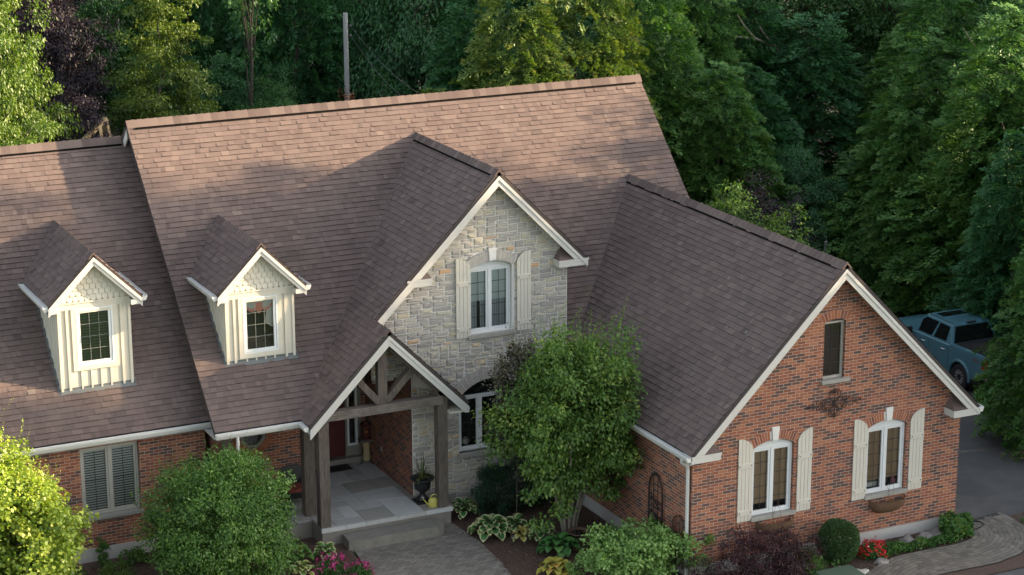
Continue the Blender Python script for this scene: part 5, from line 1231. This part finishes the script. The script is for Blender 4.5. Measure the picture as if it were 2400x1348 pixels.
BG = [
 ('round:1',-.7,13.5,.76,1.32,'l_lgreen','sunlit yellow green maple filling the top left corner','leafy_tree'),
 ('round:2',-1.4,9.6,.62,.86,'l_lgreen','lower light green tree just left of the wooden A frame','leafy_tree'),
 ('round:3',3.5,23.5,.78,1.15,'l_purple','tall dark purple leaved tree behind the sunlit maple','leafy_tree'),
 ('round:4',3.1,19.0,.62,.72,'l_purple','shorter purple leaved tree above the wooden A frame','leafy_tree'),
 ('round:1',6.4,29,1.0,1.35,'l_maple','mid green maple between the purple and the yellow tree','leafy_tree'),
 ('spire:1',6.9,20,1.05,1.08,'l_autumn','conical tree turning yellow above the left end of the ridge','leafy_tree'),
 ('cone:1',10.4,28,1.0,1.35,'l_darkced','dark cedar just right of the yellow tree','cedar_tree'),
 ('bare:1',10.75,21.5,.75,1.05,'l_maple','slender tree with a long bare trunk left of the utility pole','leafy_tree'),
 ('cone:2',13.7,25,1.05,1.30,'l_darkced','tall dark cedar immediately left of the utility pole','cedar_tree'),
 ('drape:2',11.6,23.0,.55,.66,'l_blue','low drooping dark green tree at the foot of the bare trunk','leafy_tree'),
 ('drape:1',18.3,24,1.1,1.32,'l_blue','large dark tree with hanging foliage right of the utility pole','leafy_tree'),
 ('loose:2',12.6,15.5,.42,.70,'l_red','small reddish tree between the pole and the roof ridge','leafy_tree'),
 ('cone:2',12.6,9.3,.50,.78,'l_gold','small pointed cedar showing left of the golden cedars','cedar_tree'),
 ('conef:1',15.4,9.2,1.05,1.14,'l_gold','left golden green cedar behind the main ridge','cedar_tree'),
 ('conef:2',18.3,10.0,1.1,1.25,'l_gold','middle golden green cedar behind the right end of the ridge','cedar_tree'),
 ('conef:1',21.2,11.0,1.1,1.12,'l_cedar','third green cedar right of the main roof end','cedar_tree'),
 ('conef:2',22.9,8.9,.95,.78,'l_cedar','shorter cedar above the garage roof and purple shrub','cedar_tree'),
 ('round:4',25.5,17.5,1.1,1.15,'l_maple','broad green tree right of the golden cedars','leafy_tree'),
 ('round:3',30.0,18.5,1.3,1.2,'l_maple','large leafy maple at the top right behind the conical cedars','leafy_tree'),
 ('conef:2',25.6,11.5,.95,.72,'l_darkced','dark cedar in the gap left of the big right cedars','cedar_tree'),
 ('conef:1',29.2,12.8,1.15,.86,'l_darkced','wide dark cedar below the top right maple','cedar_tree'),
 ('drape:2',26.0,8.6,.55,.50,'l_blue','low dark tree overhanging the board fence','leafy_tree'),
 ('round:2',34.6,15.5,1.25,1.22,'l_maple','bright green maple near the top right corner','leafy_tree'),
 ('round:1',36.5,10.5,1.2,1.2,'l_maple','leafy tree filling the extreme top right corner','leafy_tree'),
 ('conef:1',29.6,6.2,1.15,.88,'l_cedar','tall cedar right of the dark fence','cedar_tree'),
 ('conef:2',29.4,1.8,1.25,1.02,'l_cedar','largest cedar standing behind the pickup truck','cedar_tree'),
 ('conef:1',27.6,4.6,.62,.66,'l_cedar','smaller cedar between the fence and the truck','cedar_tree'),
 ('conef:2',26.9,-1.9,.70,.72,'l_darkced','dark cedar close behind the truck bed','cedar_tree'),
 ('conef:2',23.5,-8.85,.78,.95,'l_cedar','near cedar cut by the right edge beside the asphalt','cedar_tree'),
 ('round:2',33,27,1.3,1.3,'l_blue','dark tree far behind the top right maple','leafy_tree'),
 ('cone:1',9.0,36,1.3,1.5,'l_darkced','far dark cedar behind the yellow tree','cedar_tree'),
 ('round:4',2.0,36,1.4,1.3,'l_blue','far dark tree behind the purple trees','leafy_tree'),
 ('drape:1',15.5,40,1.3,1.35,'l_blue','far dark tree behind the bare trunk','leafy_tree'),
 ('round:3',21.5,37,1.4,1.4,'l_blue','far dark tree behind the hanging tree','leafy_tree'),
 ('round:1',27.5,32,1.4,1.4,'l_blue','far dark tree behind the golden cedars','leafy_tree'),
 ('drape:2',36,36,1.4,1.4,'l_blue','far dark tree behind the right cedars','leafy_tree'),
 ('round:4',43,27,1.4,1.3,'l_blue','far dark tree behind the top right corner','leafy_tree'),
 ('cone:2',23.5,22,1.2,1.2,'l_darkced','dark spire showing between the cedars and the broad tree','cedar_tree'),
 ('cone:1',18.0,17.5,1.0,1.05,'l_darkced','dark cedar wedged behind the golden cedars','cedar_tree'),
 ('round:2',8.8,24,.75,.75,'l_blue','low dark tree between the yellow tree and the cedars','leafy_tree'),
 ('conef:1',24.8,14.2,1.15,1.1,'l_cedar','cedar filling the dark gap beyond the shorter cedar','cedar_tree'),
 ('conef:2',27.6,14.8,1.1,1.0,'l_darkced','cedar rising behind the wide dark cedar','cedar_tree'),
 ('conef:1',32.2,4.6,1.2,1.05,'l_cedar','cedar far right behind the largest cedar','cedar_tree'),
 ('conef:2',32.4,9.8,1.25,1.0,'l_cedar','cedar beneath the leafy tree of the extreme right','cedar_tree'),
 ('conef:1',30.6,-1.2,1.1,.95,'l_cedar','cedar standing right of the largest cedar near the driveway end','cedar_tree'),
 ('drape:1',22.0,17.5,.95,1.15,'l_blue','hanging dark tree behind the third green cedar','leafy_tree'),
 ('round:1',22.8,26,1.1,1.35,'l_maple','green tree behind the gap between the hanging tree and the cedars','leafy_tree'),
 ('drape:2',15.2,19,.62,.62,'l_blue','low dark tree right of the pole foot','leafy_tree'),
 ('drape:1',16.8,33,1.0,1.1,'l_blue','dark hanging tree between the bare trunk and the pole','leafy_tree'),
 ('cone:2',12.2,33.5,1.0,1.25,'l_darkced','dark cedar behind the bare trunk','cedar_tree'),
 ('conef:2',28.4,-5.2,.85,.60,'l_cedar','unseen low cedar added right of the pickup truck to shade it','cedar_tree'),  # out of view, added to keep the low sun off the truck
 ('conef:1',28.8,-8.0,.80,.55,'l_cedar','second unseen low cedar added along the right side of the driveway for shade','cedar_tree'),  # also out of view, added to block sun passing under the tall row
 ('round:2',-7.5,14.5,.9,1.1,'l_maple','green tree behind the far end of the left wing','leafy_tree'),
 ('conef:1',-12.0,12.0,1.0,1.0,'l_cedar','cedar beyond the far end of the left wing','cedar_tree'),
 ('round:4',-6.5,24,1.1,1.25,'l_blue','dark tree further back beyond the left wing','leafy_tree'),
 ('drape:2',-14,22,1.1,1.2,'l_blue','dark hanging tree far left behind the cedar','leafy_tree'),
 ('round:4',11.0,20.5,.6,.62,'l_maple','low green tree between the yellow tree and the pole','leafy_tree'),
]
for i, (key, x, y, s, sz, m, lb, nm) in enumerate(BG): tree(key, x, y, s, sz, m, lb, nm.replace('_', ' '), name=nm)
# the row of trees right of the picture that shades the garage, the stone gable and the lower roof
for i, (y, h, r) in enumerate(((-4.6, 12.6, 1.0), (-7.2, 12.4, .55), (-9.3, 15.3, .48), (-10.6, 13.9, .55), (-12.0, 12.3, .55), (-13.4, 11.7, .6), (-14.8, 12.2, .6), (-16.4, 11.5, .75), (-18.2, 10.6, .75), (-20.2, 9.4, .75), (-22.4, 8.2, .75))):
    for dx in (0, 5.0):
        if i == 0 and dx: continue
        tree('dense:%d' % (1+(i+(dx > 0)) % 2) if i else 'loose:3', 30+dx, y-dx*.268, r, (h+dx*.264)/9.95, 'l_maple', 'leafy tree of the dense row beyond the right edge that shades the house', 'leafy tree', 'row of trees shading the house from the right', 'leafy_tree')
for i, y in enumerate((1.5, 6, 10.5, 15, 19.5, 24, 28.5, 33, 38)):
    tree(('round:1','round:3','drape:1')[i % 3], 50+((i*37) % 5)*.7, y, 1.6, 2.1+.06*((i*3) % 3)-(.42 if y < 4 else 0), 'l_maple', 'tall leafy tree of the wood beyond the right edge that shades the forest', 'leafy tree', 'tall trees of the wood on the right', 'leafy_tree')

for loc, pts, r, lb in (((29.2,14.6,GZ), [(0,0,0),(.1,-.1,5.2),(-.3,-.6,6.6),(-1.1,-.9,7.4),(-2.0,-1.0,7.75),(-2.9,-1.1,7.9)], .13, 'bare grey limb arching leftward out of the large maple'), ((35.2,9.0,GZ), [(0,0,0),(-.2,-.2,5.4),(-.9,-.7,6.9),(-1.7,-1.0,7.5),(-2.3,-1.1,7.6)], .09, 'thin dead limb among the leaves near the top right')):
    t = thing('bare_tree', loc, lb, 'bare tree'); mb = MB(); n = len(pts); mb.tube(pts, [r*(1-.8*i/(n-1)) for i in range(n)], 7); tpart(t, 'trunk', mb, M['barkp'])
    for k in (2, 3, 4):
        mb = MB(); p = Vector(pts[k]); mb.tube([p, p+Vector((-.5,-.1,.45)), p+Vector((-.8,.1,1.0))], [r*.35, r*.25, r*.1], 5); tpart(t, 'twig', mb, M['barkp'])
# ---- shrubs
def shrub(name, loc, V, T, mat, label, cat='shrub', group=None, stems=None, smat='bark', parts=True):
    if not stems:
        o = bpy.data.objects.new(name, mesh_np(name, V, 4, mat if isinstance(mat, list) else [M[mat]], T)); COL.objects.link(o); o.location = loc; return tag(o, label, cat, group)
    e = tag(empty(name, loc), label, cat, group)
    o = bpy.data.objects.new('foliage', mesh_np('foliage', V, 4, [M[mat]], T)); COL.objects.link(o); o.parent = e
    mb = MB(); rg = random.Random(len(T))
    for a in stems: mb.tube(*a)
    mb.build('stems', M[smat], e, 0, origin=(0,0,0)); return e
def bushstems(seed, n, rr, h, r=.03):
    rg = random.Random(seed); out = []
    for i in range(n):
        a = rg.uniform(0, 6.28); q = rr*rg.uniform(.3, 1); out.append(([(.1*math.cos(a), .1*math.sin(a), -.05), (q*.45*math.cos(a), q*.45*math.sin(a), h*.4), (q*math.cos(a+.2), q*math.sin(a+.2), h*rg.uniform(.75, 1))], [r, r*.7, r*.25], 5))
    return out
def shoots(seed, base, n, L, leaf, mean=(0,0,1), spread=.5, per=16):
    """upright leafy shoots that break a shrub's outline"""
    g = np.random.default_rng(seed); Vs, Ts = [], []
    B = base[g.integers(0, len(base), n)]
    D = unit(np.array(mean)+rdir(g, n)*spread); Lr = L*g.uniform(.5, 1.2, n)
    s = np.tile(np.linspace(0, 1, per), n); ci = np.repeat(np.arange(n), per)
    P = B[ci]+D[ci]*(s*Lr[ci])[:,None]; A = rdir(g, n*per)*.9+D[ci]*.6; Nn = rdir(g, n*per)*.6+np.array([0,0,.6])
    sz = leaf*g.uniform(.6, 1.2, n*per)*(1.1-.5*s); return quads(P, A, Nn, sz, sz*.6), np.clip(.6+g.normal(0, .15, n*per), 0, 1)
def top_of(C, z): return C[C[:,2] > z]
# big yellow-green bush bottom left (in the sun)
V, T, C = crown_round(51, 1.32, 1.35, 2.45, 2.1, 360, 110, .34, .088, .95, .2, .35, .8)
V2, T2 = shoots(52, top_of(C, 2.4), 130, .95, .08, (.15,0,1), .5, 18); V = np.concatenate([V, V2]); T = np.concatenate([T, T2])
shrub('tall_shrub', (-5.25,-8.0,GZ), V, T, 'l_yellow', 'tall bright yellow green shrub glowing in sunlight at the bottom left', stems=bushstems(1, 14, 1.1, 2.8))
# green bush
V, T, C = crown_round(61, 1.88, 1.65, 1.75, 1.45, 560, 120, .34, .078, .5, .45, .3, .7, 0, .4)
V2, T2 = shoots(62, top_of(C, 1.9), 120, .7, .06, (.1,-.1,1), .6); V = np.concatenate([V, V2]); T = np.concatenate([T, T2])
shrub('rounded_shrub', (-.52,-7.9,GZ), V, T, 'l_green', 'big rounded green shrub in front of the brick wall left of the porch', stems=bushstems(2, 14, 1.2, 2.4))
# multi-stem garden tree
V, T, C = crown_round(71, 1.74, 1.6, 2.15, 3.05, 500, 105, .36, .098, .6, .5, .3, .7, .16)
V2, T2 = shoots(72, top_of(C, 4.0), 110, 1.15, .08, (.08,0,1), .42, 22); V = np.concatenate([V, V2]); T = np.concatenate([T, T2])
rg = random.Random(12); st = []
for i in range(10):
    a = i*.63+rg.uniform(-.2,.2); q = rg.uniform(.4, 1.1); st.append(([(.12*math.cos(a), .12*math.sin(a), -.05), (.22*math.cos(a), .22*math.sin(a), .6), (q*.55*math.cos(a), q*.55*math.sin(a), 1.5), (q*math.cos(a), q*math.sin(a), 3.0)], [.042,.038,.03,.012], 7))
shrub('garden_tree', (8.15,-8.7,GZ), V, T, 'l_service', 'multi stemmed green garden tree standing before the stone gable', 'tree', stems=st, smat='barkp')
# bronze-leaved crabapple behind it
V, T, C = crown_round(81, .62, .55, 1.2, 3.5, 110, 75, .28, .085, .55, .4, .25, .8); V2, T2 = shoots(82, top_of(C, 3.9), 36, .7, .08, (0,0,1), .4); V = np.concatenate([V, V2]); T = np.concatenate([T, T2])
shrub('bronze_tree', (7.3,-7.5,GZ), V, T, 'l_bronze', 'small bronze leaved tree peeking out left of the garden tree', 'tree', stems=[([(0,0,-.05),(.03,0,1.5),(.05,.05,3.5)],[.016,.014,.010],6)])
# yew, boxwood, lime shrub, barberry
V, T, C = crown_round(91, .72, .6, .85, .62, 170, 150, .17, .05, .3, .1, .45, 1.0); shrub('yew_shrub', (7.35,-6.5,GZ), V, T, 'l_yew', 'dark clipped yew against the stone wall behind the garden tree')
V, T, C = crown_round(92, .60, .55, .62, .5, 80, 110, .16, .05, .3, .1, .55, 1.0); shrub('yew_shrub', (8.55,-6.5,GZ), V, T, 'l_yew', 'second dark yew mostly hidden behind the garden tree')
g = np.random.default_rng(95); n = 26000; U = rdir(g, n); P = U*np.array([.50,.48,.54])*(1-.30*g.random(n)**1.5)[:,None]*lump(g)(U)[:,None]**.15; A = U+rdir(g, n)*.8; sz = .036*g.uniform(.7,1.3,n)
P[:,2] += .52; shrub('boxwood_ball', (13.15,-12.95,GZ), quads(P, A, U+rdir(g, n)*.6, sz, sz*.6), np.clip(.4+.25*U[:,2]*0+g.normal(0,.22,n),0,1), 'l_box', 'clipped round boxwood ball in front of the garage wall', stems=bushstems(5, 6, .25, .4, .02))
V, T, C = crown_round(96, 1.35, 1.0, .68, .62, 210, 62, .2, .085, .72, .15, .45, .7); V2, T2 = shoots(97, top_of(C, .7), 40, .25, .08, (0,0,1), .6, 9); V = np.concatenate([V, V2]); T = np.concatenate([T, T2])
shrub('lime_shrub', (8.35,-11.75,GZ), V, T, 'l_lime', 'light green spreading shrub beside the garage corner downspout', stems=bushstems(6, 8, .8, .9, .015))
V, T, C = crown_round(98, 1.45, .85, .72, .55, 260, 80, .17, .042, .7, .1, .45, .8); V2, T2 = shoots(99, top_of(C, .75), 46, .42, .045, (0,0,1), .5, 18); V = np.concatenate([V, V2]); T = np.concatenate([T, T2])
shrub('barberry', (10.75,-13.35,GZ), V, T, 'l_barb', 'dark purple barberry at the bottom edge before the garage wall', stems=bushstems(7, 8, .8, .9, .012))
# small trees behind the garage roof
V, T, C = crown_round(101, 1.15, 1.1, 1.5, 4.2, 120, 60, .3, .09, .6, .4, .3); tr = [([(0,0,-.1),(.05,0,2),(0,0,4.6)],[.07,.05,.02],7)]
shrub('small_tree', (18.6,1.1,GZ), V, T, 'l_green', 'small green tree whose top shows just behind the garage ridge', 'tree', stems=tr)
V, T, C = crown_round(102, 1.0, 1.0, 1.3, 4.0, 100, 60, .3, .09, .6, .4, .3); shrub('small_tree', (19.0,-1.3,GZ), V, T, 'l_service', 'second small tree top further down behind the garage ridge', 'tree', stems=tr)
V, T, C = crown_round(103, 1.5, 1.4, 1.7, 3.7, 130, 60, .35, .08, .6, .4, .3); shrub('purple_tree', (21.0,3.2,GZ), V, T, 'l_purple', 'dark purple smoke bush behind the garage ridge', 'tree', stems=tr)
# ornamental grass
def grass(seed, n, rad, h, wd=.02):
    g = np.random.default_rng(seed); th = g.uniform(0, 6.28, n); r0 = rad*.3*np.sqrt(g.random(n)); out = np.stack([np.cos(th), np.sin(th), 0*th], 1); Lh = h*g.uniform(.6, 1.15, n); ben = g.uniform(.2, .9, n); Vs = []; sdv = np.stack([-np.sin(th), np.cos(th), 0*th], 1)
    pts = []
    for k in range(6):
        f = k/5; pts.append(out*(r0+rad*ben*f**1.6)[:,None]+np.array([0,0,1])*(Lh*(f-.42*ben*f*f*1.4))[:,None])
    for k in range(5):
        wa, wb = wd*(1-k/5), wd*(1-(k+1)/5); Vs.append(np.stack([pts[k]-sdv*wa, pts[k]+sdv*wa, pts[k+1]+sdv*wb, pts[k+1]-sdv*wb], 1))
    V = np.stack(Vs, 1).reshape(-1, 3); return V, np.repeat(np.clip(g.normal(.45,.2,n),0,1), 5)
V, T = grass(1, 900, 1.5, 2.2); shrub('ornamental_grass', (26.6,4.6,GZ), V, T, 'l_grass', 'clump of tall arching ornamental grass in front of the fence', 'grass', 'grass clumps by the fence')
V, T = grass(2, 700, 1.3, 1.9); shrub('ornamental_grass', (24.6,5.2,GZ), V, T, 'l_grass', 'second clump of arching grass nearer the garage roof', 'grass', 'grass clumps by the fence')

# ---- hostas: rosettes of broad leaves with margins
def hosta(name, loc, seed, n, rad, leafl, mats, label, tonemix=(.45,.2), margin=True, hgt=.35):
    mb = MB(); rg = random.Random(seed)
    for i in range(n):
        a = i*2.39996+rg.uniform(-.3,.3); q = ((i+.5)/n)**.6; le = leafl*rg.uniform(.7,1.15); r0 = rad*q*.62; el = (1-q)*1.0+.25; tn = min(1, max(0, rg.gauss(*tonemix)))
        d = Vector((math.cos(a), math.sin(a), 0)); sd_ = Vector((-math.sin(a), math.cos(a), 0)); P = []
        base = d*r0+Vector((0,0,hgt*(1-.55*q*q)+rg.uniform(-.03,.03)))
        for k in range(6):
            f = k/5; c = base+d*(le*f*math.cos(el*.6-f*.9))+Vector((0,0,le*(math.sin(el)*f-.75*f*f))); w_ = le*.40*math.sin(math.pi*min(1, f*.86+.10))**.8 if k < 5 else .003
            P.append([c-sd_*w_+Vector((0,0,w_*.30)), c-sd_*w_*.68+Vector((0,0,w_*.12)), c, c+sd_*w_*.68+Vector((0,0,w_*.12)), c+sd_*w_+Vector((0,0,w_*.30))])
        for k in range(5):
            for j in range(4): mb.face([P[k][j], P[k][j+1], P[k+1][j+1], P[k+1][j]], 1 if margin and (j in (0, 3) or k == 4) else 0, tn, True)
        mb.tube([Vector((0,0,0)), base*.6+Vector((0,0,.05)), base], .006, 4, 0, tn)
    return tag(mb.build(name, mats, None, 0, origin=(0,0,0)), label, 'hosta', 'hostas in the beds').__setattr__('location', loc)
HG, HY, HC = M['l_hosta'], M['l_hostay'], M['l_cream']
hosta('hosta', (6.50,-7.75,GZ), 1, 60, .66, .27, [HG, HC], 'green hosta with yellow margins beside the walkway', (.5,.25))
hosta('hosta', (7.05,-7.95,GZ), 2, 26, .36, .22, [HG, HC], 'second yellow edged hosta to the right near the tree foot', (.55,.25))
hosta('hosta', (6.95,-8.55,GZ), 3, 18, .26, .17, [HY, HC], 'small yellowing hosta with browned leaves in the mulch', (.5,.3))
hosta('hosta', (6.40,-6.35,GZ), 4, 34, .42, .22, [HG, M['l_cream']], 'white edged hosta next to the porch slab', (.25,.15))
hosta('hosta', (7.45,-9.55,GZ), 5, 44, .55, .28, [HG, HG], 'plain deep green hosta left of the bird bath', (.55,.2), False)
hosta('hosta', (7.35,-8.85,GZ), 6, 20, .34, .24, [HG, HC], 'variegated hosta behind the plain green hosta', (.3,.2))
hosta('hosta', (6.75,-10.75,GZ), 7, 40, .46, .24, [HY, HY], 'golden yellow hosta at the bottom edge right of the walkway', (.45,.25), False)
hosta('hosta', (2.25,-7.45,GZ), 8, 26, .34, .20, [HG, HC], 'cream striped hosta left of the stone step', (.6,.2))
hosta('hosta', (1.55,-7.35,GZ), 9, 26, .40, .26, [M['l_cover'], M['l_cover']], 'bright green hosta between the big shrub and the striped hosta', (.6,.2), False)
hosta('hosta', (8.55,-9.85,GZ), 10, 16, .30, .22, [HG, HG], 'dark green hosta just right of the bird bath', (.4,.2), False)
hosta('hosta', (1.35,-8.25,GZ), 11, 22, .34, .19, [M['l_cover'], HC], 'yellow green hosta at the bottom edge below the round shrub', (.8,.15))

# ---- flowers
def flowers(name, loc, seed, rx, ry, h, heads, pr, petal, label, cat, leafmat='l_cover', psz=.035, lf=1500, per=10):
    g = np.random.default_rng(seed); e = tag(empty(name, loc), label, cat)
    U = rdir(g, lf); P = U*np.array([rx, ry, h*.8])*(g.random(lf)**.35)[:,None]; P[:,2] = np.abs(P[:,2])*.95; sz = .05*g.uniform(.7,1.3,lf)
    o = bpy.data.objects.new('foliage', mesh_np('foliage', quads(P, rdir(g, lf)+U*.6, rdir(g, lf)*.6+np.array([0,0,.8]), sz, sz*.55), 4, [M[leafmat]], np.clip(g.normal(.35,.2,lf),0,1))); COL.objects.link(o); o.parent = e
    U = rdir(g, heads); U[:,2] = np.abs(U[:,2]); C = U*np.array([rx, ry, h])*g.uniform(.82, 1.08, heads)[:,None]; n = heads*per; ci = np.repeat(np.arange(heads), per); ct = g.normal(0,.2,heads)
    P = C[ci]+rdir(g, n)*(pr*g.random(n)**.5)[:,None]; A = rdir(g, n); sz = psz*g.uniform(.7,1.3,n)
    o = bpy.data.objects.new('blossoms', mesh_np('blossoms', quads(P, A, U[ci]+rdir(g, n)*.5, sz, sz*.9), 4, [M[petal]], np.clip(.35+ct[ci]+g.normal(0,.15,n),0,1))); COL.objects.link(o); o.parent = e
flowers('red_flowers', (14.12,-13.02,GZ), 1, .40, .33, .42, 110, .032, 'p_red', 'mound of bright red impatiens between the boxwood and the rocks', 'flowers', psz=.042, per=7)
flowers('magenta_flowers', (2.05,-8.35,GZ), 2, .50, .40, .52, 90, .05, 'p_mag', 'magenta flowering plant at the bottom edge left of the walkway', 'flowers')
flowers('magenta_flowers', (2.62,-8.75,GZ), 3, .32, .32, .40, 50, .045, 'p_mag', 'second magenta clump spilling onto the walkway edge', 'flowers')
flowers('pink_flowers', (-3.45,-5.75,GZ), 4, .34, .30, .42, 34, .055, 'p_pink', 'dusty pink flowering plant below the left wing window', 'flowers', 'l_green')
# small bed plants
for i, (x, y, r, h, m, lb) in enumerate(((-2.6,-5.5,.16,.75,'l_green','thin upright green weed by the left foundation'), (-1.9,-5.6,.3,.35,'l_green','low leafy plant right of the pink flowers'), (-2.6,-6.3,.5,.25,'l_service','low sprawling plant in front of the pink flowers'),
      (-3.9,-6.6,.55,.45,'l_service','leafy plant under the sunlit shrub'), (12.1,-13.35,.55,.45,'l_cover','ferny green plant right of the barberry'), (12.35,-12.7,.45,.35,'l_service','bushy low plant left of the boxwood'), (9.5,-12.75,.4,.75,'l_bronze','reddish green plant at the foot of the corner downspout'), (8.8,-10.2,.35,.30,'l_box','dark low plant behind the lime shrub'))):
    V, T, C = crown_round(200+i, r, r, h*.5, h*.5, 30, 45, r*.35, .055, .5, .2, .3); shrub('bed_plant', (x,y,GZ), V, T, m, lb, 'plant', 'small plants in the beds')
# ---- groundcover in the garage bed, debris on the mulch
g = np.random.default_rng(5); pts = []
def scatter(poly, n):
    P = np.array(poly); lo, hi = P.min(0), P.max(0); out = []
    while len(out) < n:
        q = lo+(hi-lo)*g.random((n, 2)); x, y = q[:,0], q[:,1]; ins = np.zeros(n, bool); j = len(P)-1
        for i in range(len(P)):
            c = ((P[i,1] > y) != (P[j,1] > y)) & (x < (P[j,0]-P[i,0])*(y-P[i,1])/(P[j,1]-P[i,1]+1e-12)+P[i,0]); ins ^= c; j = i
        out += list(q[ins])
    return np.array(out[:n])
def cover(name, poly, n, h, leaf, mat, label, lumps=14):
    q = scatter(poly, n); L_ = scatter(poly, lumps); d = np.min(np.linalg.norm(q[:,None]-L_[None], axis=2), 1); hh = h*np.clip(1.1-d/.45, .25, 1)
    P = np.c_[q, GZ+hh*g.random(n)**.4]; A = rdir(g, n)+np.array([0,0,.2]); sz = leaf*g.uniform(.6,1.3,n)
    o = bpy.data.objects.new(name, mesh_np(name, quads(P, A, rdir(g, n)*.5+np.array([0,0,1]), sz, sz*.8), 4, [M[mat]], np.clip(g.normal(.4,.22,n)+.2*(np.sin(q[:,0]*5)>.85),0,1))); COL.objects.link(o); return tag(o, label, 'groundcover', None, 'stuff')
cover('groundcover', [(14.5,-13.27),(15.6,-13.27),(16.4,-13.29),(16.5,-12.9),(15.6,-13.0),(14.9,-12.95),(14.6,-12.9),(14.0,-13.4)], 5200, .22, .05, 'l_cover', 'low green groundcover along the paver path', 10)
cover('groundcover', [(16.2,-13.28),(16.95,-13.14),(17.25,-12.75),(17.15,-12.35),(16.9,-12.3),(16.4,-12.55),(16.2,-12.9)], 4200, .42, .075, 'l_cover', 'taller dense groundcover at the right end of the garage bed', 12)
cover('groundcover', [(18.7,-12.75),(19.6,-12.5),(22,-13),(22,-14.4),(18.0,-14.3),(18.5,-13.6)], 3800, .25, .055, 'l_cover', 'groundcover beyond the path by the near cedar', 10)
def chips(name, poly, n, mat, label):
    q = scatter(poly, n); P = np.c_[q, np.full(n, GZ-.012)+.012*g.random(n)]; A = rdir(g, n)*np.array([1,1,.25]); sz = .05*g.uniform(.4,1.4,n)
    o = bpy.data.objects.new(name, mesh_np(name, quads(P, A, rdir(g, n)*.3+np.array([0,0,1]), sz, sz*.45), 4, [mat], np.clip(g.normal(.45,.3,n),0,1))); COL.objects.link(o); tag(o, label, 'mulch', None, 'stuff')
chip = m_tone('bark_chip', [(0,(.03,.019,.014)),(.6,(.07,.045,.033)),(.9,(.11,.075,.05)),(1,(.22,.17,.10))], nscale=30, nmix=.4, bumpd=0)
chips('mulch_chips', [(5.75,-6.3),(5.95,-8.0),(5.85,-9.6),(5.5,-11.5),(9.4,-14.0),(9.4,-5.6),(5.7,-5.6)], 9000, chip, 'bark mulch and fallen leaves around the garden tree')
chips('mulch_chips', [(-6,-8.6),(2.6,-9.4),(3.0,-6.8),(2.3,-6.0),(-6,-5.1)], 6000, chip, 'bark mulch below the left shrubs')
chips('mulch_chips', [(9.5,-14.0),(13.1,-13.9),(14.6,-13.3),(17.0,-13.1),(17.0,-12.3),(9.5,-12.3)], 6000, chip, 'bark mulch along the garage foundation')
